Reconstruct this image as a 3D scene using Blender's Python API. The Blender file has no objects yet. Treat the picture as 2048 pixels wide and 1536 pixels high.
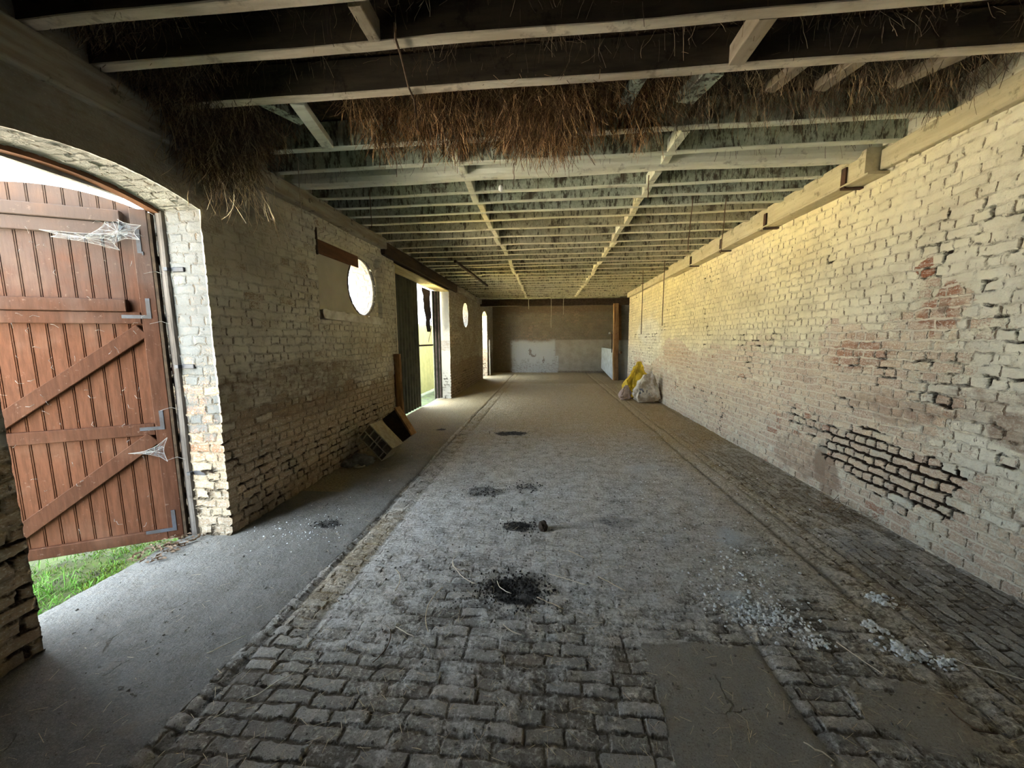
import bpy, bmesh, math, random
import numpy as np
from mathutils import Vector, Matrix, noise as mnoise

# ------------------------------------------------------------------ camera, sky, exposure
SC = bpy.context.scene
COL = SC.collection
random.seed(7)
RNG = np.random.default_rng(11)
F_PX, YAW, PITCH, ROLL = 744.69, .092474, .118751, -.007473
cam_d = bpy.data.cameras.new('camera'); cam = bpy.data.objects.new('camera', cam_d); COL.objects.link(cam)
cam_d.sensor_width = 36; cam_d.lens = F_PX / 2048 * 36; cam_d.clip_start = .02; cam_d.clip_end = 500
fw = Vector((-math.sin(YAW) * math.cos(PITCH), math.cos(YAW) * math.cos(PITCH), -math.sin(PITCH)))
rt = Vector((math.cos(YAW), math.sin(YAW), 0)); up = rt.cross(fw)
r2 = math.cos(ROLL) * rt + math.sin(ROLL) * up; u2 = -math.sin(ROLL) * rt + math.cos(ROLL) * up
m = Matrix((r2, u2, -fw)).transposed().to_4x4(); m.translation = (0, 0, 1.5)
cam.matrix_world = m
SC.camera = cam
SC.view_settings.view_transform = 'Standard'; SC.view_settings.look = 'None'
SC.view_settings.gamma = 1; SC.view_settings.use_curve_mapping = False
SC.view_settings.exposure = 3.1
SC.cycles.max_bounces = 9; SC.cycles.diffuse_bounces = 7; SC.cycles.glossy_bounces = 2; SC.cycles.transparent_max_bounces = 6
SC.cycles.use_adaptive_sampling = True; SC.cycles.adaptive_threshold = .08
SC.cycles.sample_clamp_indirect = 40

W = bpy.data.worlds.new('overcast_sky'); SC.world = W; W.use_nodes = True
wn = W.node_tree; wn.nodes.clear()
wo = wn.nodes.new('ShaderNodeOutputWorld'); wb = wn.nodes.new('ShaderNodeBackground')
wb.inputs[0].default_value = (.74, .88, 1.0, 1); wb.inputs[1].default_value = 1.9
wn.links.new(wb.outputs[0], wo.inputs[0])
sun_d = bpy.data.lights.new('sun', 'SUN'); sun = bpy.data.objects.new('sun', sun_d); COL.objects.link(sun)      # stands on the far side of the barn, lights the unseen bounce ground
sun_d.energy = 62; sun_d.angle = math.radians(1.0); sun_d.color = (1, .95, .86)
sun.rotation_euler = Vector((-.75, -.15, -.65)).to_track_quat('-Z', 'Y').to_euler()

XL, XR, ZC = -2.434, 2.681, 2.967       # wall faces, underside of joists
XO = -2.80                               # outer face of the left wall
ZT = 3.17                                # loft boards
YB = 16.97                               # back wall

def portal(name, loc, sx, sy):           # sky portals in the real openings guide the sampling of daylight, they emit nothing
    d = bpy.data.lights.new(name, 'AREA'); d.shape = 'RECTANGLE'; d.size = sx; d.size_y = sy
    o = bpy.data.objects.new(name, d); COL.objects.link(o); o.location = loc
    o.rotation_euler = (math.pi / 2, 0, -math.pi / 2)
    d.cycles.is_portal = True
    return o
portal('sky_portal', (-2.84, 1.985, 1.25), 1.2, 2.6)
portal('sky_portal', (-2.95, 7.6, 1.4), 3.6, 2.9)
portal('sky_portal', (-2.84, 4.90, 2.2), 1.24, 1.24)
portal('sky_portal', (-2.84, 11.22, 2.24), 1.24, 1.24)
portal('sky_portal', (-2.84, 14.75, 1.3), 1.2, 2.7)

# ------------------------------------------------------------------ helpers
ORD = ['first', 'second', 'third', 'fourth', 'fifth', 'sixth', 'seventh', 'eighth', 'ninth', 'tenth', 'eleventh', 'twelfth',
       'thirteenth', 'fourteenth', 'fifteenth', 'sixteenth', 'seventeenth', 'eighteenth', 'nineteenth', 'twentieth'] + \
      ['twenty-' + s for s in ['first', 'second', 'third', 'fourth', 'fifth', 'sixth', 'seventh', 'eighth', 'ninth']] + \
      ['thirtieth'] + ['thirty-' + s for s in ['first', 'second', 'third', 'fourth', 'fifth', 'sixth', 'seventh', 'eighth']]

def tag(o, label=None, cat=None, group=None, kind=None):
    if label: o['label'] = label
    if cat: o['category'] = cat
    if group: o['group'] = group
    if kind: o['kind'] = kind
    return o

def empty(name, loc, rz=0, label=None, cat=None, group=None, kind=None):
    o = bpy.data.objects.new(name, None); COL.objects.link(o); o.location = loc; o.rotation_euler = (0, 0, rz)
    o.empty_display_size = .1
    return tag(o, label, cat, group, kind)

def mesh_obj(name, verts, faces, mat, parent=None, smooth=False):
    me = bpy.data.meshes.new(name); me.from_pydata(verts, [], faces); me.update()
    o = bpy.data.objects.new(name, me); COL.objects.link(o)
    if mat: me.materials.append(mat)
    if smooth: me.polygons.foreach_set('use_smooth', [True] * len(me.polygons))
    if parent: o.parent = parent
    return o

def bm_obj(name, bm, mat, parent=None, smooth=False):
    me = bpy.data.meshes.new(name); bm.to_mesh(me); bm.free()
    o = bpy.data.objects.new(name, me); COL.objects.link(o)
    if mat: me.materials.append(mat)
    if smooth: me.polygons.foreach_set('use_smooth', [True] * len(me.polygons))
    if parent: o.parent = parent
    return o

def add_box(bm, lo, hi, M=None, bevel=0.0, seg=1):
    vs = [bm.verts.new((x, y, z)) for x in (lo[0], hi[0]) for y in (lo[1], hi[1]) for z in (lo[2], hi[2])]
    fs = [(0, 1, 3, 2), (4, 6, 7, 5), (0, 4, 5, 1), (2, 3, 7, 6), (0, 2, 6, 4), (1, 5, 7, 3)]
    faces = [bm.faces.new([vs[i] for i in f]) for f in fs]
    if bevel:
        es = list({e for f in faces for e in f.edges})
        r = bmesh.ops.bevel(bm, geom=es, offset=bevel, segments=seg, affect='EDGES')
        vs = list({v for f in r['faces'] for v in f.verts} | {v for v in vs if v.is_valid})
    if M is not None:
        for v in vs:
            if v.is_valid: v.co = M @ v.co
    return vs

def long_timber(name, p0, p1, w, h, mat, parent=None, wob=.006, seed=0, n=24, rnd=.012, up=(0, 0, 1)):
    """a hewn timber between two points (centre of its underside), wobbly in plan and section"""
    p0, p1 = Vector(p0), Vector(p1); d = (p1 - p0); L = d.length; d.normalize()
    upv = Vector(up); side = d.cross(upv).normalized(); upv = side.cross(d).normalized()
    prof = []
    r = min(rnd, w * .45, h * .45)
    for cx, cz, a0 in ((w / 2 - r, r, -90), (w / 2 - r, h - r, 0), (-w / 2 + r, h - r, 90), (-w / 2 + r, r, 180)):
        for k in range(3):
            a = math.radians(a0 + 45 * k); prof.append((cx + r * math.cos(a), cz + r * math.sin(a)))
    vs, fs = [], []; m_ = len(prof)
    for i in range(n + 1):
        t = i / n; c = p0 + d * (L * t)
        ox = (mnoise.noise(Vector((t * L * 1.1, seed * 7.3, 1.7)))) * wob
        oz = (mnoise.noise(Vector((t * L * 1.3, seed * 3.1, 9.2)))) * wob
        for j, (a, b) in enumerate(prof):
            q = c + side * (a + ox) + upv * (b + oz)
            nn = mnoise.noise(Vector((t * L * 6, j * .9, seed * 2.2))) * wob * .5
            vs.append(q + side * nn * (1 if a > 0 else -1))
    for i in range(n):
        for j in range(m_):
            k = (j + 1) % m_
            fs.append((i * m_ + j, i * m_ + k, (i + 1) * m_ + k, (i + 1) * m_ + j))
    fs.append(tuple(range(m_))[::-1]); fs.append(tuple(n * m_ + j for j in range(m_)))
    return mesh_obj(name, vs, fs, mat, parent, smooth=False)

def add_tube(V, Fc, pts, r, sides=5, taper=1.0):
    n = len(pts); base = len(V)
    for i, p in enumerate(pts):
        p = Vector(p); a = Vector(pts[max(i - 1, 0)]); b = Vector(pts[min(i + 1, n - 1)])
        t = (b - a)
        if t.length < 1e-9: t = Vector((0, 0, 1))
        t.normalize(); s = t.cross(Vector((.31, .12, .94)));
        if s.length < 1e-3: s = t.cross(Vector((1, 0, 0)))
        s.normalize(); q = t.cross(s); rr = r * (1 + (taper - 1) * i / max(n - 1, 1))
        for k in range(sides):
            an = 2 * math.pi * k / sides; V.append(p + s * (math.cos(an) * rr) + q * (math.sin(an) * rr))
    for i in range(n - 1):
        for k in range(sides):
            k2 = (k + 1) % sides
            Fc.append((base + i * sides + k, base + i * sides + k2, base + (i + 1) * sides + k2, base + (i + 1) * sides + k))
    Fc.append(tuple(base + k for k in range(sides))[::-1]); Fc.append(tuple(base + (n - 1) * sides + k for k in range(sides)))

def tube_obj(name, pts, r, mat, parent=None, sides=8, taper=1.0, smooth=True):
    V, Fc = [], []; add_tube(V, Fc, pts, r, sides, taper)
    return mesh_obj(name, V, Fc, mat, parent, smooth)

# --- numpy noise
def _h(ix, iy, s):
    v = np.sin(ix * 127.1 + iy * 311.7 + s * 74.7) * 43758.5453
    return v - np.floor(v)
def vn(x, y, s=0):
    ix, iy = np.floor(x), np.floor(y); fx, fy = x - ix, y - iy
    fx = fx * fx * (3 - 2 * fx); fy = fy * fy * (3 - 2 * fy)
    return (_h(ix, iy, s) * (1 - fx) + _h(ix + 1, iy, s) * fx) * (1 - fy) + (_h(ix, iy + 1, s) * (1 - fx) + _h(ix + 1, iy + 1, s) * fx) * fy
def fbm(x, y, s=0, o=4):
    a, t, n_ = .5, 0, 0
    for k in range(o):
        t = t + a * vn(x * 2 ** k, y * 2 ** k, s + k * 3.3); n_ += a; a *= .55
    return t / n_
def ss(a, b, x):
    t = np.clip((x - a) / (b - a), 0, 1); return t * t * (3 - 2 * t)
def blob(x, y, cx, cy, rx, ry, s=0, rot=0., rag=.5):
    dx, dy = x - cx, y - cy; c, sn = math.cos(rot), math.sin(rot)
    a, b = (dx * c + dy * sn) / rx, (-dx * sn + dy * c) / ry
    d = np.sqrt(a * a + b * b) + (fbm(x * 5 / max(rx, .12) * .3 + 3, y * 5 / max(ry, .12) * .3, s) - .5) * rag * 2
    return 1 - ss(.65, 1.1, d)

# --- shader node helper
class NT:
    def __init__(self, name, rough=.9, spec=.25):
        self.mat = bpy.data.materials.new(name); self.mat.use_nodes = True
        self.t = self.mat.node_tree; self.t.nodes.clear()
        self.out = self.t.nodes.new('ShaderNodeOutputMaterial'); self.b = self.t.nodes.new('ShaderNodeBsdfPrincipled')
        self.t.links.new(self.b.outputs[0], self.out.inputs[0])
        self.b.inputs['Roughness'].default_value = rough; self.b.inputs['Specular IOR Level'].default_value = spec
    def set(self, sock, v):
        if v is None: return
        if isinstance(v, bpy.types.NodeSocket): self.t.links.new(v, sock)
        elif isinstance(v, tuple) and len(v) == 3 and sock.type == 'RGBA': sock.default_value = (*v, 1)
        else: sock.default_value = v
    def n(self, typ, **kw):
        nd = self.t.nodes.new(typ)
        for k, v in kw.items(): setattr(nd, k, v)
        return nd
    def math(self, op, a, b=None, c=None, clamp=False):
        nd = self.n('ShaderNodeMath', operation=op, use_clamp=clamp)
        self.set(nd.inputs[0], a); self.set(nd.inputs[1], b); self.set(nd.inputs[2], c); return nd.outputs[0]
    def add(self, a, b): return self.math('ADD', a, b)
    def sub(self, a, b): return self.math('SUBTRACT', a, b)
    def mul(self, a, b): return self.math('MULTIPLY', a, b)
    def vmath(self, op, a, b=None, s=None):
        nd = self.n('ShaderNodeVectorMath', operation=op); self.set(nd.inputs[0], a); self.set(nd.inputs[1], b)
        if s is not None: self.set(nd.inputs['Scale'], s)
        return nd.outputs[0]
    def mr(self, x, a, b, c=0., d=1.):
        nd = self.n('ShaderNodeMapRange', interpolation_type='SMOOTHSTEP')
        for i, v in enumerate((x, a, b, c, d)): self.set(nd.inputs[i], v)
        return nd.outputs[0]
    def mix(self, f, a, b, mode='MIX'):
        nd = self.n('ShaderNodeMix', data_type='RGBA', blend_type=mode)
        self.set(nd.inputs[0], f); self.set(nd.inputs[6], a); self.set(nd.inputs[7], b); return nd.outputs[2]
    def fmix(self, f, a, b):
        nd = self.n('ShaderNodeMix', data_type='FLOAT'); self.set(nd.inputs[0], f); self.set(nd.inputs[2], a); self.set(nd.inputs[3], b); return nd.outputs[0]
    def noise(self, vec, scale, detail=4, rough=.55, dist=0., color=False):
        nd = self.n('ShaderNodeTexNoise'); self.set(nd.inputs['Vector'], vec); nd.inputs['Scale'].default_value = scale
        nd.inputs['Detail'].default_value = detail; nd.inputs['Roughness'].default_value = rough; nd.inputs['Distortion'].default_value = dist
        return nd.outputs[1 if color else 0]
    def voro(self, vec, scale, feature='F1'):
        nd = self.n('ShaderNodeTexVoronoi', feature=feature); self.set(nd.inputs['Vector'], vec); nd.inputs['Scale'].default_value = scale
        return nd.outputs[0]
    def attr(self, name):
        a = self.n('ShaderNodeAttribute', attribute_name=name); s = self.n('ShaderNodeSeparateColor'); self.t.links.new(a.outputs[0], s.inputs[0])
        return s.outputs[0], s.outputs[1], s.outputs[2]
    def coord(self, which='Object'): return self.n('ShaderNodeTexCoord').outputs[which]
    def scale(self, v, s): return self.vmath('MULTIPLY', v, s)
    def brick(self, uv, bw, rh, mortar, smooth, squash=.5, freq=2, off=.5):
        b = self.n('ShaderNodeTexBrick', offset=off, offset_frequency=2, squash=squash, squash_frequency=freq)
        self.set(b.inputs['Vector'], uv); self.set(b.inputs['Color1'], (0, 0, 0)); self.set(b.inputs['Color2'], (1, 1, 1)); self.set(b.inputs['Mortar'], (.5, .5, .5))
        b.inputs['Scale'].default_value = 1; b.inputs['Mortar Size'].default_value = mortar; b.inputs['Mortar Smooth'].default_value = smooth
        b.inputs['Brick Width'].default_value = bw; b.inputs['Row Height'].default_value = rh
        return b.outputs[0], b.outputs[1]
    def disp(self, h, true=False, scale=1.0, bump=1.0):
        if true:
            d = self.n('ShaderNodeDisplacement'); self.set(d.inputs['Height'], h); d.inputs['Midlevel'].default_value = 0; d.inputs['Scale'].default_value = scale
            self.t.links.new(d.outputs[0], self.out.inputs['Displacement'])
            self.mat.displacement_method = 'BOTH'
        else:
            b = self.n('ShaderNodeBump'); b.inputs['Strength'].default_value = bump; b.inputs['Distance'].default_value = scale
            self.set(b.inputs['Height'], h); self.t.links.new(b.outputs[0], self.b.inputs['Normal'])
    def color(self, c): self.set(self.b.inputs['Base Color'], c)

# ------------------------------------------------------------------ materials
def wall_material(name, creamA, creamB, brickA, brickB, mortar, dark, crack=1.0, reveal=None):
    t = NT(name, .93, .15)
    uv0 = t.coord('UV'); ob = t.coord('Object')
    w1 = t.vmath('SUBTRACT', t.noise(uv0, 7, 2, color=True), (.5, .5, .5)); w2 = t.vmath('SUBTRACT', t.noise(uv0, 38, 2, color=True), (.5, .5, .5))
    uv = t.vmath('ADD', uv0, t.vmath('ADD', t.vmath('SCALE', w1, s=.05), t.vmath('SCALE', w2, s=.016)))
    peel, dirt_dim, deep = t.attr('ma'); plas, tint, red = t.attr('mb')
    rnd, fac = t.brick(uv, .205, .0735, .011, .55)
    _, wide = t.brick(uv, .205, .0735, .017, 1.0)
    big = t.noise(uv0, 3.2, 4); mid = t.noise(uv0, 14, 4, .6); fine = t.noise(uv0, 70, 4, .65); streak = t.noise(t.scale(uv0, (1.2, 6, 1)), 6, 4)
    # how much limewash is left
    pn = t.add(t.add(t.mul(t.sub(mid, .5), .9), t.mul(t.sub(fine, .5), .8)), t.mul(t.sub(rnd, .5), .55))
    keep = t.mr(t.add(t.sub(.5, t.mul(t.sub(peel, .5), 1.25)), pn), .32, .62)
    brick = t.mix(rnd, brickA, brickB)
    brick = t.mix(t.mr(fine, .35, .75), brick, t.mix(.5, brick, mortar))
    brick = t.mix(t.mul(red, t.mr(t.add(t.add(rnd, t.mul(mid, .8)), t.mul(red, .3)), .65, 1.1)), brick, t.mix(fine, (.42, .17, .09), (.26, .10, .055)))
    haze = t.mr(t.add(t.mul(streak, .6), t.mul(fine, .5)), .5, .72)
    brick = t.mix(t.mul(haze, .5), brick, creamA)
    fleck = t.mr(t.noise(t.scale(uv0, (1, 1.5, 1)), 55, 4, .75), .56, .63)
    brick = t.mix(t.mul(fleck, .95), brick, t.mix(.35, creamA, (.86, .84, .76)))
    grime = t.mr(t.noise(t.scale(uv0, (1, 1.5, 1)), 34, 4, .75), .58, .68)
    brick = t.mix(t.mul(grime, .75), brick, dark)
    bare = t.mix(fac, brick, mortar)
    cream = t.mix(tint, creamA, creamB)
    cream = t.mix(t.mr(big, .35, .7), cream, t.mix(.22, cream, dark)); cream = t.mix(t.mul(t.mr(mid, .52, .68), .35), cream, t.mix(.4, cream, brickB)); cream = t.mix(t.mul(t.mr(fine, .56, .7), .45), cream, t.mix(.45, cream, brickA))
    cream = t.mix(t.mul(t.mr(streak, .55, .75), .35), cream, t.mix(.45, cream, brickA))
    cream = t.mix(t.mul(t.mul(wide, t.mr(mid, .4, .65, .06, .45)), t.sub(1, plas)), cream, t.mix(.55, creamB, dark))
    col = t.mix(keep, bare, cream)
    # joints that have cracked open show dark
    ck = t.mr(t.noise(t.scale(uv0, (1, 1.0, 1)), 13, 3, .6), .54, .62)
    _, line = t.brick(uv, .205, .0735, .006, .35)
    sv = t.n('ShaderNodeSeparateXYZ'); t.t.links.new(uv, sv.inputs[0])
    fr_ = t.math('ABSOLUTE', t.sub(t.math('FRACT', t.mul(sv.outputs[1], 1 / .0735)), .5))      # .5 in a bed joint
    ck = t.mul(ck, t.mr(fr_, .36, .44, 1., .45))
    ck = t.math('MAXIMUM', ck, t.mul(t.mr(fr_, .36, .42, 1., 0.), t.mr(t.noise(t.scale(uv0, (2.2, .7, 1)), 11, 3, .6), .46, .54)))
    noplas = t.sub(1, plas)
    ckm = t.mul(t.mul(t.mul(line, ck), noplas), crack)
    spots = t.mul(t.mr(t.noise(t.scale(uv0, (2.2, .6, 1)), 15, 3, .7), .64, .70), t.mul(noplas, .8 * crack))
    ckm = t.math('MAXIMUM', ckm, spots)
    dm = t.mul(t.fmix(deep, fac, t.mr(wide, .15, .6)), t.mr(t.add(deep, t.add(t.mul(t.sub(mid, .5), 1.3), t.mul(t.sub(t.noise(uv0, 6, 2), .5), 1.6))), .45, .8))
    col = t.mix(t.mul(ckm, .92), col, t.mix(.2, dark, brickB))
    pc = t.mix(t.mr(big, .3, .75), (.36, .33, .27), (.27, .245, .20))
    pc = t.mix(t.mr(fine, .5, .8), pc, (.42, .39, .32))
    col = t.mix(plas, col, t.mix(tint, pc, (.42, .43, .42)))
    dn = t.mr(t.add(t.mul(dirt_dim, 1.0), t.mul(t.sub(t.add(t.mul(mid, .6), t.mul(streak, .6)), .6), 1.3)), .3, .95)
    dn = t.mul(dn, t.mr(t.add(fine, t.mul(mid, .5)), .5, .85, .35, 1.))
    col = t.mix(t.mul(dn, .85), col, t.mix(fine, dark, brickA))
    col = t.mix(dm, col, (.025, .015, .009))
    t.color(col)
    amp = t.mul(t.sub(1, t.mul(keep, .45)), noplas)
    h = t.mul(t.mul(wide, amp), -.007)
    h = t.add(h, t.mul(t.mul(t.sub(rnd, .5), noplas), .006))
    h = t.add(h, t.mul(dm, -.022)); h = t.add(h, t.mul(t.sub(big, .5), .02)); h = t.add(h, t.mul(t.sub(mid, .5), .008))
    h = t.add(h, t.mul(t.sub(fine, .5), .0045)); h = t.add(h, t.mul(ckm, -.006)); h = t.add(h, t.mul(t.sub(1, keep), -.0018))
    t.disp(h, true=True)
    return t.mat

M = {}
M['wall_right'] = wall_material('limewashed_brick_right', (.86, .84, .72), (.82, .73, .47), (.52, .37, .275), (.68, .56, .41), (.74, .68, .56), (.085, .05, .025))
M['wall_left'] = wall_material('limewashed_brick_left', (.72, .68, .57), (.195, .20, .192), (.34, .25, .17), (.46, .37, .25), (.38, .31, .22), (.055, .035, .02), crack=.9)
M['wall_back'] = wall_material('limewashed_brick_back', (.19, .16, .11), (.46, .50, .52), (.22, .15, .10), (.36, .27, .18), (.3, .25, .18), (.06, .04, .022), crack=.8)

def floor_material():
    t = NT('worn_brick_floor', .85, .3)
    uv0 = t.coord('UV')
    conc, lenw, dust = t.attr('fa'); lime, soot, earth_warmlight = t.attr('fb')
    w1 = t.vmath('SUBTRACT', t.noise(uv0, 5, 2, color=True), (.5, .5, .5)); w2 = t.vmath('SUBTRACT', t.noise(uv0, 32, 2, color=True), (.5, .5, .5))
    uv = t.vmath('ADD', uv0, t.vmath('ADD', t.vmath('SCALE', w1, s=.045), t.vmath('SCALE', w2, s=.02)))
    sw = t.n('ShaderNodeCombineXYZ'); sp = t.n('ShaderNodeSeparateXYZ'); t.t.links.new(uv, sp.inputs[0])
    t.t.links.new(sp.outputs[1], sw.inputs[0]); t.t.links.new(sp.outputs[0], sw.inputs[1])
    r1, f1 = t.brick(uv, .195, .068, .010, .8, squash=.8, freq=3)
    r2_, f2 = t.brick(sw.outputs[0], .195, .068, .010, .8, squash=.9)
    lw = t.mr(lenw, .45, .55)
    rnd = t.fmix(lw, r1, r2_); fac = t.fmix(lw, f1, f2)
    big = t.noise(uv0, 1.6, 4); mid = t.noise(uv0, 9, 5, .6); fine = t.noise(uv0, 48, 5, .7); grit = t.noise(uv0, 150, 3, .7)
    cm = t.mr(t.add(conc, t.mul(t.sub(mid, .5), .25)), .42, .58)
    dd = t.mr(t.add(t.add(dust, t.mul(t.sub(mid, .5), 1.1)), t.mul(t.sub(fine, .5), .7)), .35, .75)
    brick = t.mix(rnd, (.19, .175, .16), (.44, .42, .395))
    brick = t.mix(t.mul(t.mr(fine, .5, .66), .7), brick, (.56, .545, .52))
    brick = t.mix(t.mul(t.mr(grit, .45, .36), .6), brick, (.07, .06, .05))
    brick = t.mix(t.mul(t.mr(t.noise(uv0, 2.4, 2), .5, .7), .25), brick, (.25, .20, .16))
    joint = (.10, .08, .062)
    brick = t.mix(t.mul(fac, .9), brick, joint)
    dustc = t.mix(t.mr(t.add(t.mul(fine, .6), t.mul(mid, .4)), .36, .62), (.32, .30, .27), (.84, .83, .82))
    dustc = t.mix(t.mr(grit, .58, .68), dustc, (.84, .84, .83))
    dustc = t.mix(t.mr(t.sub(1, grit), .58, .70), dustc, (.09, .075, .06))
    col = t.mix(t.mul(dd, .8), brick, dustc)
    cc = t.mix(t.mr(t.add(t.mul(big, .5), t.mul(mid, .5)), .35, .65), (.135, .132, .127), (.215, .217, .216))
    pits = t.mr(t.noise(t.scale(uv0, (1, 1.6, 1)), 22, 3, .6), .66, .72)
    sx = t.n('ShaderNodeSeparateXYZ'); t.t.links.new(uv0, sx.inputs[0])
    cc = t.mix(t.mr(sx.outputs[0], -1.2, -.8), cc, t.mix(mid, (.24, .225, .20), (.36, .345, .32)))      # the patch by the right gutter is coloured paler
    cc = t.mix(t.mul(pits, .6), cc, (.12, .10, .085))
    cc = t.mix(t.mul(t.mr(grit, .56, .66), .5), cc, (.42, .42, .41)); cc = t.mix(t.mul(t.mr(grit, .46, .36), .5), cc, (.07, .06, .05))
    crk = t.voro(t.vmath('ADD', uv0, t.vmath('SCALE', w1, s=.25)), 2.6, 'DISTANCE_TO_EDGE')
    crkm = t.mul(t.mr(crk, .012, .004), t.mr(t.noise(uv0, 2.1, 2), .56, .64))
    cc = t.mix(t.mul(crkm, .6), cc, (.06, .05, .042))
    cc = t.mix(t.mul(t.mr(mid, .55, .7), .4), cc, (.20, .17, .135))
    cc = t.mix(t.mul(t.mr(fine, .5, .75), .4), cc, (.30, .30, .295))
    col = t.mix(cm, col, cc)
    em = t.mul(earth_warmlight, t.mr(t.add(mid, fine), .7, 1.2))
    col = t.mix(t.math('MINIMUM', t.mul(earth_warmlight, .8), 1.), col, t.mix(t.mr(fine, .35, .7), (.24, .16, .07), (.68, .52, .26)))
    lm = t.mul(t.mr(t.add(lime, t.mul(t.sub(grit, .5), 2.6)), .62, .8), t.mr(lime, .05, .3))
    col = t.mix(t.mul(lm, .8), col, (.66, .69, .72))
    sm = t.mr(t.add(soot, t.mul(t.sub(t.add(fine, mid), 1.), 1.2)), .3, .75)
    col = t.mix(t.mul(sm, .9), col, (.022, .020, .019))
    t.color(col)
    keep = t.mul(t.sub(1, cm), t.sub(1, t.mul(dd, .6)))
    h = t.mul(t.mul(fac, keep), -.012)
    h = t.add(h, t.mul(t.mul(t.sub(rnd, .5), keep), .010))
    h = t.add(h, t.mul(t.sub(mid, .5), t.fmix(cm, .026, .018)))
    h = t.add(h, t.mul(t.sub(fine, .5), t.fmix(cm, .014, .009)))
    h = t.add(h, t.mul(t.sub(grit, .5), t.fmix(cm, .006, .002)))
    h = t.add(h, t.mul(t.mul(pits, cm), -.008)); h = t.add(h, t.mul(t.mul(crkm, cm), -.006)); h = t.add(h, t.mul(lm, .004)); h = t.add(h, t.mul(t.mul(sm, fine), .01))
    t.disp(h, true=True)
    return t.mat
M['floor'] = floor_material()

def timber(name, a, b, spot=(.05, .035, .02), stretch=(1, 14, 14), sp=.5, rough=.85, bump=.004, under=None):
    t = NT(name, rough, .25); ob = t.coord('Object')
    oi = t.n('ShaderNodeObjectInfo').outputs['Random']
    v = t.vmath('ADD', ob, t.vmath('SCALE', (7., 3., 5.), s=oi)); vs = t.scale(v, stretch)
    g = t.noise(vs, 2.2, 5, .6); f = t.noise(v, 26, 4, .65); s_ = t.noise(v, 8, 4, .7)
    c = t.mix(t.mr(g, .35, .65), a, b); c = t.mix(t.mul(t.mr(s_, .56, .68), sp), c, spot); c = t.mix(t.mul(t.mr(f, .55, .75), .35), c, t.mix(.6, a, spot))
    t.color(c); t.disp(t.add(t.mul(g, 1.), t.mul(f, .5)), bump=.8, scale=bump)
    return t.mat
def drip_wood(name, a, b, th):
    t = NT(name, .9, .2); ob = t.coord('Object')
    f = t.noise(ob, 26, 4, .65); dr = t.noise(t.scale(ob, (9, 9, 2.2)), 3.2, 5, .7); bl = t.noise(ob, 4, 4, .7)
    c = t.mix(t.mr(f, .3, .7), a, b); c = t.mix(t.mul(t.mr(dr, th, th + .09), .85), c, (.05, .038, .025)); c = t.mix(t.mul(t.mr(bl, .54, .66), .8), c, (.07, .05, .032))
    t.color(c); t.disp(t.add(f, dr), bump=.8, scale=.006); return t.mat
M['joist_pale'] = drip_wood('limewashed_joist', (.50, .54, .43), (.33, .36, .28), .50)  # joist sides, greenish and yellowed, coloured darker than the undersides for shade
M['joist_yellow'] = drip_wood('yellowed_limewashed_joist', (.50, .46, .31), (.36, .33, .22), .525)
M['joist_near'] = timber('shaded_soiled_joist', (.09, .07, .05), (.05, .038, .026), (.025, .016, .01), sp=.7, stretch=(1, 6, 6))  # dirty near joists, their sides also darkened for shade
M['joist_lit_under'] = timber('lit_joist_underside', (.76, .67, .53), (.56, .47, .35), (.2, .14, .09), sp=.5, stretch=(1, 6, 6))  # light bounced up from the floor is painted onto the undersides
M['nog_near'] = timber('tan_nogging', (.45, .37, .27), (.34, .27, .19), (.1, .07, .04), sp=.5, stretch=(6, 1, 6))
M['lit_under_pale'] = timber('lit_limewashed_joist_underside', (.74, .75, .63), (.60, .60, .49), (.14, .11, .08), sp=.4, stretch=(1, 6, 6))  # paler copy of the joist colour, light from below put in
M['lit_under_yellow'] = timber('lit_yellowed_joist_underside', (.82, .77, .55), (.68, .62, .42), (.16, .12, .07), sp=.4, stretch=(1, 6, 6))  # yellowed joists likewise brightened underneath as if lit from below
M['log'] = timber('chalky_round_beam', (.80, .80, .68), (.66, .65, .53), (.08, .06, .04), sp=.45, stretch=(1, 7, 7), bump=.008)
M['plate'] = timber('limewashed_wall_plate', (.58, .52, .36), (.48, .42, .28), (.06, .04, .02), sp=.5, stretch=(6, 1, 8))
M['plate_left'] = timber('dirty_wall_plate', (.38, .35, .28), (.26, .22, .165), (.03, .02, .012), sp=.8, stretch=(6, 1, 8))
M['dark_timber'] = timber('dark_brown_timber', (.075, .048, .028), (.04, .025, .015), stretch=(6, 1, 8))
M['brown_timber'] = timber('brown_timber', (.28, .155, .07), (.17, .09, .04), stretch=(8, 8, 1))
M['brown_plank'] = timber('red_brown_plank', (.19, .085, .04), (.12, .055, .028), stretch=(8, 1, 8), sp=.3)
M['post_timber'] = timber('orange_brown_post', (.38, .215, .095), (.24, .125, .05), (.06, .03, .015), stretch=(8, 8, 1), sp=.4)
M['grey_timber'] = timber('weathered_grey_timber', (.19, .165, .145), (.12, .10, .085), (.04, .03, .025), stretch=(10, 10, 1), sp=.4)
M['lit_soffit'] = timber('yellow_lit_soffit_board', (.62, .50, .25), (.46, .36, .17), stretch=(6, 1, 8), sp=.3)  # light from the opening put into the soffit board's yellow

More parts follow.
